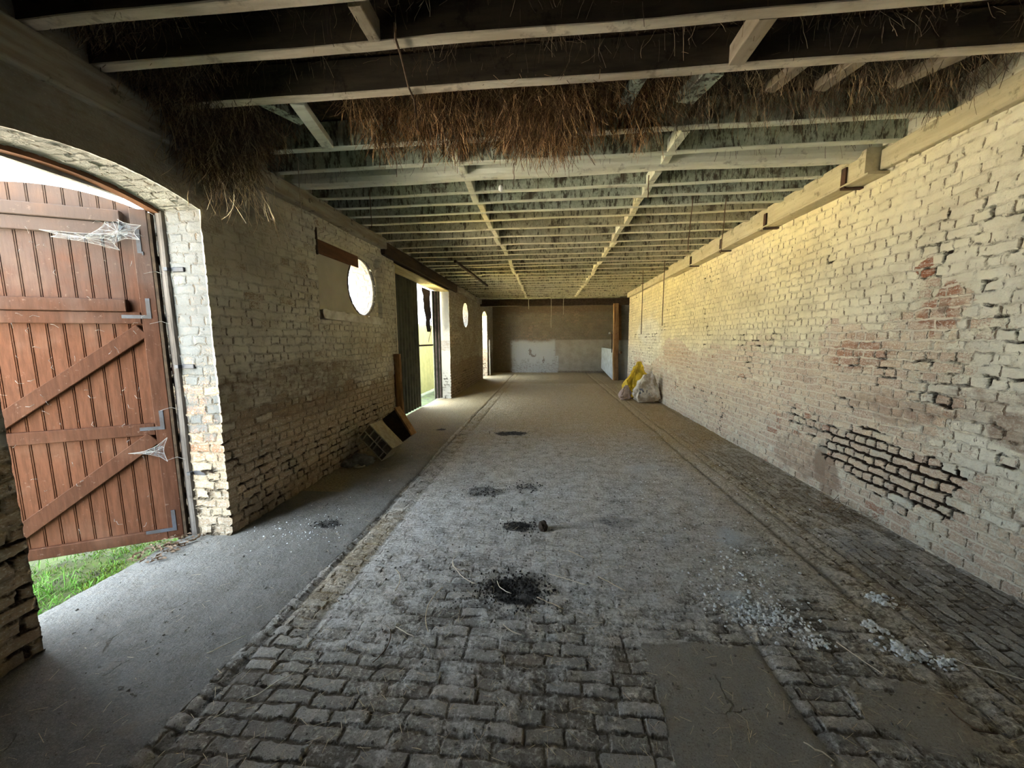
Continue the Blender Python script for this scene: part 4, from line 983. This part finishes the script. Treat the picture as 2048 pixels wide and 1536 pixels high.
# ------------------------------------------------------------------ hay, straw, strings
def strand_cloud(name, starts, dirs, lens, mat, r=.0013, seg=4, droop=.6, curl=.25, seed=1, parent=None):
    rg = np.random.default_rng(seed); V, Fc = [], []
    A_ = []
    for s, d, L in zip(starts, dirs, lens):
        A_ += [rg.uniform()] * ((seg + 1) * 3)
        p = np.array(s, float); d = np.array(d, float); d /= np.linalg.norm(d) + 1e-9; pts = [p.copy()]
        c = rg.normal(0, curl, 3)
        for i in range(seg):
            d = d + c * .35 + rg.normal(0, curl * .35, 3) + np.array([0, 0, -droop * .25]); d /= np.linalg.norm(d)
            p = p + d * L / seg; pts.append(p.copy())
        base = len(V); a = rg.uniform(0, math.pi); rr = r * rg.uniform(.6, 1.4)
        s1 = np.array([math.cos(a), math.sin(a), .2]) * rr; s2 = np.array([-math.sin(a), math.cos(a), 0]) * rr * .8
        for q in pts: V += [tuple(q + s1), tuple(q - s1 * .5 + s2), tuple(q - s1 * .5 - s2)]
        for i in range(seg):
            for k in range(3): k2 = (k + 1) % 3; Fc.append((base + i * 3 + k, base + i * 3 + k2, base + i * 3 + 3 + k2, base + i * 3 + 3 + k))
    o = mesh_obj(name, V, Fc, mat, parent); A_ = np.array(A_); set_attr(o.data, 'srnd', np.stack([A_, A_, A_], -1)); return o
rg = np.random.default_rng(5)
def hay_fringe(n, x0, x1, y0, y1, z0, z1, L0, L1, prof=None, tilt=(0, 0), spread=.45):
    S, Dd, Ls = [], [], []
    for i in range(n):
        x = rg.uniform(x0, x1); y = rg.uniform(y0, y1); z = rg.uniform(z0, z1)
        k = prof(x, y) if prof else 1.
        if rg.uniform() > k + .15: continue
        S.append((x, y, z)); Dd.append((rg.normal(tilt[0], spread), rg.normal(tilt[1], spread), -1)); Ls.append(rg.uniform(L0, L1) * (.35 + .65 * k))
    return S, Dd, Ls
pf = lambda x, y: max(0., min(1., .45 + .75 * mnoise.noise(Vector((x * 3.2, 1.3, 0))) + .5 * mnoise.noise(Vector((x * 9, 4.3, y * 3))) + .35 * (1 - abs(x + .1) / .9)))
S, Dd, Ls = hay_fringe(9000, -1.35, .75, 2.42, 2.92, 3.0, 3.17, .06, .36, pf, spread=.75)
S2, D2, L2 = hay_fringe(2600, -1.3, .7, 2.80, 3.02, 2.95, 3.1, .05, .27, pf, spread=.5)
hm = strand_cloud('hanging_hay', S + S2, Dd + D2, Ls + L2, M['hay'], r=.0017, seed=3, curl=.4)
tag(hm, 'large mass of reddish-brown hay hanging through the gap in the ceiling', 'hay', kind='stuff')
S, Dd, Ls = hay_fringe(2600, .7, 2.6, 2.42, 2.94, 3.04, 3.17, .05, .22, None, spread=.6)
tag(strand_cloud('loft_hay', S, Dd, Ls, M['hay_dark'], r=.0013, seed=8), 'thin dull hay sticking through the ceiling towards the right wall', 'hay', kind='stuff')
# corner bundle on the left wall plate
S, Dd, Ls = [], [], []
for i in range(8200):
    t = rg.uniform(); y = 1.85 + 1.15 * t + rg.normal(0, .05); dz = .55 * math.exp(-((t - .62) / .3) ** 2)
    x = XL + .03 + abs(rg.normal(0, .22)); z = rg.uniform(3.15 - dz * .95 * math.exp(-((x - XL) / .45) ** 2), 3.17)
    S.append((x, y, z)); Dd.append((rg.normal(.15, .5), rg.normal(0, .5), -1)); Ls.append(rg.uniform(.06, .26) * (.6 + dz))
tag(strand_cloud('corner_hay', S, Dd, Ls, M['hay_dark'], r=.0016, seed=12, curl=.5), 'dusty brown bundle of hay hanging down the left wall beside the arch', 'hay', kind='stuff')
S, Dd, Ls = [], [], []
for i in range(160):
    y = rg.normal(2.72, .12); x = XL + .05 + abs(rg.normal(0, .12)); S.append((x, y, rg.uniform(2.55, 2.85))); Dd.append((rg.normal(.1, .3), rg.normal(.2, .35), -1)); Ls.append(rg.uniform(.1, .28))
tag(strand_cloud('corner_straw', S, Dd, Ls, M['straw'], r=.0014, seed=13, curl=.3), 'pale straw stalks hanging from the lower end of the left hay bundle', 'straw', kind='stuff')
# wisps of dust and straw under all the joists
S, Dd, Ls = [], [], []
for yc, w in joistY:
    n_ = 420 if yc < 6 else 220
    for i in range(n_):
        x = rg.uniform(XL + .05, XR - .1); 
        if mnoise.noise(Vector((x * 1.6, yc * 3, 2))) < -.12: continue
        S.append((x, yc - w / 2 - .004 - rg.uniform(0, .25), rg.uniform(3.02, 3.16))); Dd.append((rg.normal(0, .3), rg.normal(0, .25), -1)); Ls.append(rg.uniform(.03, .13))
tag(strand_cloud('dust_wisps', S, Dd, Ls, M['wisp'], r=.0013, seg=3, seed=21), 'fine dark wisps of dust and straw hanging all along the ceiling joists', 'straw wisps', kind='stuff')
S, Dd, Ls = [], [], []
for yc, w in joistY[:3]:
    for i in range(500):
        S.append((rg.uniform(XL, XR), yc + rg.uniform(-.3, 0), rg.uniform(3.1, 3.17))); Dd.append((rg.normal(0, .8), rg.normal(0, .5), -.6)); Ls.append(rg.uniform(.05, .2))
tag(strand_cloud('near_wisps', S, Dd, Ls, M['hay_dark'], r=.0012, seg=4, seed=22, curl=.5), 'dark tangled hay between the nearest joists overhead', 'hay', kind='stuff')
# hanging twines
def twine(x, y, z1, label, pale=False, r=.0035, top=ZC + .02, dx=0., seed=0, loop=False):
    pts = [(x + dx * t + .012 * mnoise.noise(Vector((t * 3, seed, 0))), y + .012 * mnoise.noise(Vector((t * 3, seed, 5))), top + (z1 - top) * t) for t in np.linspace(0, 1, 12)]
    o = tube_obj('twine', pts, r, M['string_pale' if pale else 'string'], sides=5)
    tag(o, label, 'twine', 'twines hanging from the joists')
o = tube_obj('twine', [(-.735, 1.93, 3.02), (-.735, 1.935, 2.955), (-.745, 2.03, 2.94), (-.80, 2.28, 2.955), (-.805, 2.385, 2.95), (-.80, 2.39, 2.90), (-.79, 2.392, 2.78)], .006, M['string'], sides=6)
tag(o, 'brown twine looped under the second and third joists near the camera', 'twine', 'twines hanging from the joists')
twine(.16, 13.2, 1.9, 'longest pale twine hanging in the far middle of the barn', True, .012, seed=2)
twine(-.62, 13.2, 2.55, 'short pale twine left of the longest one, far middle', True, .012, seed=3)
twine(.58, 13.2, 2.35, 'short pale twine right of the longest one, far middle', True, .010, seed=4)
twine(1.55, 4.35, 2.45, 'left of two long dark twines before the right wall beam', r=.005, seed=5, dx=-.02)
twine(1.92, 4.4, 2.42, 'right of two long dark twines before the right wall beam', r=.005, seed=6, dx=-.03)
twine(2.25, 7.6, 1.75, 'long dark twine close to the right wall beyond the beam', r=.008, seed=7)
twine(2.1, 8.6, 1.6, 'long dark twine furthest along the right wall', r=.008, seed=8)
twine(-1.75, 3.75, 2.62, 'dark twine dangling under the joists above the left wall', r=.004, seed=9)
twine(.93, 3.72, 2.78, 'short dark twine beside the right row of noggings', r=.005, seed=10)
twine(-.28, 3.35, 2.80, 'dark stalk hanging just below the middle of the hay', r=.003, seed=11)
twine(-2.02, 3.05, 2.5, 'pale frayed cord hanging from the corner hay over the arch', True, .004, seed=12)
o = lump('bulb_holder', (-.43, 3.63, ZC - .07), (.022, .022, .03), M['lime'], 2, rough=.1, flat=False); tag(o, 'tiny white bulb holder under the round beam', 'bulb holder')

# loose straws on the floor: every clear one is its own stalk
def fpt(x, y, dz=.012): return (x, y, float(floor_z(np.array(x), np.array(y))) + dz)
stalks = [((-.62, 2.30), (-.42, 2.09), .03, 'long bent pale straw pointing at the soot patch from the left'), ((-.62, 2.38), (-.55, 2.22), .04, 'short curved pale straw at the tip of the long bent one'),
          ((-.30, 2.13), (-.20, 2.02), .02, 'pale curved straw lying across the soot patch'), ((.02, 2.22), (.25, 2.13), .0, 'straight pale straw right of the soot patch'),
          ((.33, 2.22), (.47, 2.10), .0, 'bright straight straw furthest right of the soot patch'), ((-.62, 2.05), (-.60, 1.70), .05, 'long curved straw left of the soot patch pointing to the camera'),
          ((-.98, 2.20), (-.90, 2.0), -.03, 'small curved straw left of all the others'), ((-.80, 1.70), (-.80, 1.50), -.03, 'dark curved straw at the lower left of the brick paving'),
          ((-.78, 1.72), (-.66, 1.66), .0, 'short pale straw beside the dark curved one'), ((1.42, 1.80), (1.49, 1.63), .0, 'straight pale stick near the lime crumbs at the right'),
          ((-.22, 1.78), (-.12, 1.72), .01, 'tiny pale straw below the soot patch'), ((-1.25, 1.28), (-1.13, 1.42), .0, 'pale straw low on the left concrete'),
          ((-1.62, 1.48), (-1.52, 1.60), .0, 'pale straw on the concrete by the near pier'), ((.16, 2.50), (.26, 2.42), .0, 'small straw above the soot patch to the right'),
          ((-.05, 2.0), (.1, 1.92), .0, 'thin straw just right below the soot patch'), ((1.9, 1.75), (2.15, 1.62), .0, 'thin pale straw on the lengthwise bricks at the right'),
          ((1.62, 1.49), (1.70, 1.40), .04, 'dark bent hook of straw at the lower right'), ((.95, 1.30), (1.02, 1.25), .0, 'short pale straw by the concrete patch edge')]
for i, (a, b, c, lab) in enumerate(stalks):
    a, b = Vector((*a, 0)), Vector((*b, 0)); nrm = (b - a).cross(Vector((0, 0, 1))).normalized(); pts = []
    for t in np.linspace(0, 1, 9):
        p = a.lerp(b, t) + nrm * (4 * t * (1 - t) * c + .006 * mnoise.noise(Vector((t * 4, i, 0)))); pts.append(fpt(p.x, p.y, .013))
    tag(tube_obj('straw_stalk', pts, .0024, M['straw' if 'dark' not in lab else 'string'] if 'pale' not in lab else M['straw_pale'], sides=5), lab, 'straw', 'straws lying on the floor')
S, Dd, Ls = [], [], []
for i in range(4200):
    y = 1.0 + 7 * rg.uniform() ** 1.6; x = rg.uniform(-2.3, 2.6)
    if x < -1.45 and rg.uniform() > .25: continue
    z = float(floor_z(np.array(x), np.array(y))) + rg.uniform(.004, .016); a = rg.uniform(0, 2 * math.pi)
    S.append((x, y, z)); Dd.append((math.cos(a), math.sin(a), .02)); Ls.append(rg.uniform(.012, .06))
tag(strand_cloud('straw_litter', S, Dd, Ls, M['straw'], r=.0009, seg=2, droop=0, curl=.12, seed=31), 'fine straw bits scattered all over the floor', 'straw litter', kind='stuff')

def crumbs(name, spots, mat, label, cat, smin, smax, seed):
    rg2 = np.random.default_rng(seed); bm = bmesh.new(); V, Fc = [], []
    ico = [(0, 0, 1), (.89, 0, .45), (.28, .85, .45), (-.72, .53, .45), (-.72, -.53, .45), (.28, -.85, .45), (.72, .53, -.45), (-.28, .85, -.45), (-.89, 0, -.45), (-.28, -.85, -.45), (.72, -.53, -.45), (0, 0, -1)]
    fc = [(0, 1, 2), (0, 2, 3), (0, 3, 4), (0, 4, 5), (0, 5, 1), (1, 6, 2), (2, 7, 3), (3, 8, 4), (4, 9, 5), (5, 10, 1), (6, 7, 2), (7, 8, 3), (8, 9, 4), (9, 10, 5), (10, 6, 1), (11, 7, 6), (11, 8, 7), (11, 9, 8), (11, 10, 9), (11, 6, 10)]
    for (cx, cy, rx, ry, n) in spots:
        for i in range(n):
            x = cx + rg2.normal(0, rx * .5); y = cy + rg2.normal(0, ry * .5); s = rg2.uniform(smin, smax) * (rg2.uniform() ** .6 + .3)
            if not (XO < x < XR - .02): continue
            z = float(floor_z(np.array(x), np.array(y))) + s * .35 + .003; b = len(V); st = rg2.uniform(.6, 1.3, 3)
            for q in ico: j = 1 + rg2.uniform(-.2, .2); V.append((x + q[0] * s * j * st[0], y + q[1] * s * j * st[1], z + q[2] * s * j * .7 * st[2]))
            Fc += [(b + f[0], b + f[1], b + f[2]) for f in fc]
    return tag(mesh_obj(name, V, Fc, mat), label, cat, kind='stuff')
bm.free() if False else None
crumbs('lime_crumbs', [(1.18, 1.98, .22, .13, 420), (1.33, 1.80, .07, .04, 80), (1.3, 2.4, .3, .3, 120), (1.1, 2.2, .3, .3, 90)], M['lime'], 'broad scatter of white lime crumbs beside the concrete patch', 'lime crumbs', .003, .009, 1)
crumbs('lime_crumbs', [(1.92, 2.16, .07, .05, 90)], M['lime'], 'small clump of white lime on the right gutter line, furthest of three', 'lime crumbs', .004, .012, 2)
crumbs('lime_crumbs', [(1.70, 1.94, .05, .04, 80)], M['lime'], 'small clump of white lime on the right gutter line, middle of three', 'lime crumbs', .004, .011, 3)
crumbs('lime_crumbs', [(1.72, 1.79, .10, .05, 150), (1.84, 1.74, .05, .03, 60)], M['lime'], 'clump of white lime on the right gutter line, nearest of three', 'lime crumbs', .004, .012, 4)
crumbs('lime_crumbs', [(1.3, 3.5, .8, 1.2, 500), (1.2, 5.2, 1.0, 1.5, 300), (-.3, 4.0, 1.6, 1.6, 300), (-1.9, 2.7, .4, .3, 120)], M['lime'], 'sparse white specks of lime over the middle of the floor', 'lime specks', .002, .006, 5)
for i, (c, lab) in enumerate((((-.2, 2.07, .24, .16, 700), 'largest black droppings patch in the foreground'), ((-.21, 2.83, .14, .10, 220), 'black droppings beside the small brick lump'),
                              ((-.62, 3.49, .24, .13, 160), 'dark droppings patch left of the barn middle'), ((-.2, 3.64, .2, .14, 130), 'dark droppings patch behind the small brick lump'),
                              ((-.58, 5.8, .3, .14, 160), 'furthest dark droppings heap in the middle of the barn'), ((-1.79, 2.76, .15, .08, 120), 'dark droppings on the concrete inside the arched door'))):
    crumbs('droppings', [c], M['black_droppings'], lab, 'droppings', .003, .008, 40 + i)
crumbs('grit', [(0, 2.2, 2.6, 1.6, 1700), (0, 4, 2.6, 3, 1300)], M['rubble'], 'loose grey grit scattered across the brick paving', 'grit', .002, .007, 60)
tag(lump('clod', (-.02, 2.80, .003), (.035, .05, .042), M['dark_clod'], 7, rough=.3), 'small dark brown clod beside black droppings in mid floor', 'clod')
# nest of twigs against the right wall foot
S, Dd, Ls = [], [], []
for i in range(90):
    a = rg.uniform(0, 2 * math.pi); S.append((2.52 + rg.normal(0, .06), 3.3 + rg.normal(0, .12), rg.uniform(.005, .04))); Dd.append((math.cos(a), math.sin(a) * 1.5, rg.uniform(0, .6))); Ls.append(rg.uniform(.08, .2))
tag(strand_cloud('twig_heap', S, Dd, Ls, M['hay_dark'], r=.002, seed=71, droop=.2), 'small heap of dark twigs at the foot of the right wall', 'twigs', kind='stuff')

# ------------------------------------------------------------------ cobwebs on the door leaf
def web(name, pts, label, seed):
    """pts: polygon corners in world; a fan sheet with scalloped free edges"""
    c = sum((Vector(p) for p in pts), Vector()) / len(pts); V, Fc = [c], []; n = len(pts); ring_ = []
    for i in range(n):
        a, b = Vector(pts[i]), Vector(pts[(i + 1) % n])
        for t in np.linspace(0, 1, 7)[:-1]:
            p = a.lerp(b, t); p = p.lerp(c, .28 * 4 * t * (1 - t)); ring_.append(p)
    V += ring_; m_ = len(ring_)
    for i in range(m_): Fc.append((0, 1 + i, 1 + (i + 1) % m_))
    e = empty(name, c, 0, label, 'cobweb')
    kid(mesh_obj('film', V, Fc, M['web']), e)
    V, Fc = [], []
    for i in range(0, m_, 2): add_tube(V, Fc, [c, ring_[i]], .0012, 3)
    for i in range(m_): add_tube(V, Fc, [ring_[i], ring_[(i + 1) % m_]], .0016, 3)
    kid(mesh_obj('threads', V, Fc, M['web_dim']), e)
def LP(s, z, d=.05):
    q = HA + D * s; nrm = Matrix.Rotation(ang, 3, 'Z') @ Vector((0, ny_ * d, 0)); return (q.x + nrm.x, q.y + nrm.y, z)
web('cobweb', [LP(.02, 2.30, .07), LP(.20, 2.38, .03), LP(.34, 2.20, .04), LP(.18, 2.17, .05), LP(.03, 2.20, .09)], 'grey-white cobweb sheet at the top hinge corner of the door leaf', 1)
web('cobweb', [LP(.10, 2.24, .06), LP(.55, 2.23, .035), LP(.50, 2.19, .035), LP(.16, 2.13, .045)], 'long sagging cobweb along the top rail of the door leaf', 2)
web('cobweb', [LP(.02, .80, .06), LP(.14, .72, .05), LP(.26, .70, .035), LP(.09, .66, .05), LP(.03, .62, .07)], 'small cobweb below the lower rail of the door leaf', 3)
V, Fc = [], []
for i in range(70):
    s, z = rg.uniform(.06, .9), rg.uniform(.15, 2.3); a = rg.uniform(0, 6.28); L = rg.uniform(.01, .05)
    add_tube(V, Fc, [LP(s, z, .034), LP(s + L * .5 * math.cos(a), z + L * .5 * math.sin(a), .045), LP(s + L * math.cos(a + .4), z + L * math.sin(a + .4), .034)], .0011, 3)
for z, s in ((1.98, .0), (1.0, 0), (.62, 0), (1.63, 0)):
    add_tube(V, Fc, [LP(.05, z, .04), (-2.77, 2.48, z + .02), (-2.72, 2.49, z)], .0013, 3)
tag(mesh_obj('web_threads', V, Fc, M['web_dim']), 'loose cobweb threads and straw caught on the door leaf boards', 'cobweb threads', kind='stuff')

# ------------------------------------------------------------------ outside
V, Fc = [], []; n_ = 60
for i in range(n_ + 1):
    for j in range(n_ + 1):
        x = -2.79 - 3.2 * (i / n_) ** 1.3; y = .2 + 4.2 * j / n_
        V.append((x, y, -.035 + .02 * mnoise.noise(Vector((x * 3, y * 3, 0))) + .012 * mnoise.noise(Vector((x * 9, y * 9, 0)))))
for i in range(n_):
    for j in range(n_): a = i * (n_ + 1) + j; Fc.append((a, a + 1, a + n_ + 2, a + n_ + 1))
tag(mesh_obj('ground_outside', V, Fc, M['soil'], smooth=True), kind='structure')
bm = bmesh.new(); add_box(bm, (-5.9, -40, -.3), (-2.83, 60, -.075)); tag(bm_obj('ground_verge', bm, M['soil']), kind='structure')
bm = bmesh.new(); add_box(bm, (-60, -40, -.3), (-5.9, 4.5, -.08)); add_box(bm, (-5.9, -40, -.3), (20, -3.36, -.08)); tag(bm_obj('ground_bounce', bm, M['bounce_pale']), kind='structure')  # added out of view to throw sunlight indoors
bm = bmesh.new(); add_box(bm, (-60, 4.5, -.3), (-5.9, 60, -.08)); tag(bm_obj('ground_bounce_warm', bm, M['bounce_warm']), kind='structure')  # added out of view to throw warm light on rear walls and ceiling
S, Dd, Ls = [], [], []
for i in range(5200):
    x = -2.86 - abs(rg.normal(0, .5)); y = rg.uniform(.9, 2.7)
    k = .35 + .65 * math.exp(-((y - 1.55) / .35) ** 2)
    if rg.uniform() > k: continue
    S.append((x, y, -.04)); Dd.append((rg.normal(.1, .35), rg.normal(0, .35), 1)); Ls.append(rg.uniform(.02, .05) + (.09 * rg.uniform() if (y < 1.95 and x < -2.95) else 0))
tag(strand_cloud('grass', S, Dd, Ls, M['grass'], r=.0019, droop=.5, curl=.2, seed=51), 'bright green grass outside the arched door sill', 'grass', kind='stuff')
S, Dd, Ls = [], [], []
for i in range(7000):
    x = -2.83 - abs(rg.normal(0, .3)); y = rg.uniform(1.2, 2.6)
    if mnoise.noise(Vector((x * 5, y * 5, 1))) < -.05: continue
    S.append((x, y, -.045)); Dd.append((rg.normal(0, .6), rg.normal(0, .6), 1)); Ls.append(rg.uniform(.01, .028))
tag(strand_cloud('moss', S, Dd, Ls, M['moss'], r=.0022, seg=2, droop=.3, seed=52), 'yellow-green moss along the outer edge of the sill', 'moss', kind='stuff')
V, Fc = [], []
for i in range(150):
    t = rg.uniform(); x = -2.62 - .25 * rg.uniform(); y = 2.12 + .38 * rg.uniform(); s = rg.uniform(.01, .024); a = rg.uniform(0, 6.28); b = len(V); z = .008 + rg.uniform(0, .02)
    c, sn = math.cos(a), math.sin(a)
    for u, v, w in ((-1, 0, .2), (0, .5, .6), (1, 0, .1), (0, -.5, .5), (0, 0, 0)): V.append((x + s * (u * c - v * sn), y + s * (u * sn + v * c), z + s * w))
    Fc += [(b, b + 4, b + 1), (b + 1, b + 4, b + 2), (b + 2, b + 4, b + 3), (b + 3, b + 4, b)]
tag(mesh_obj('dead_leaves', V, Fc, M['deadleaf']), 'brown dead leaves drifted at the hinge end of the sill', 'dead leaves', kind='stuff')
# thin weeds against the sky above the leaf
V, Fc = [], []
for i, (s, h) in enumerate(((.45, .16), (.52, .20), (.60, .12), (.70, .17), (.30, .10), (.36, .12))):
    b = LP(s, 2.30, -.5); pts = [(b[0] + .02 * math.sin(t * 4 + i), b[1] + .02 * t, -.07 + (2.59 + h) * t) for t in np.linspace(0, 1, 8)]
    add_tube(V, Fc, pts, .003, 3, .4)
    for k in range(9):
        p = Vector(pts[-1]) - Vector((0, 0, .018 * k)); add_tube(V, Fc, [p, p + Vector((rg.normal(0, .02), rg.normal(0, .02), .015))], .0018, 3)
tag(mesh_obj('tall_weeds', V, Fc, M['hay']), 'thin dry weed tops showing against the white sky above the leaf', 'weeds', kind='stuff')
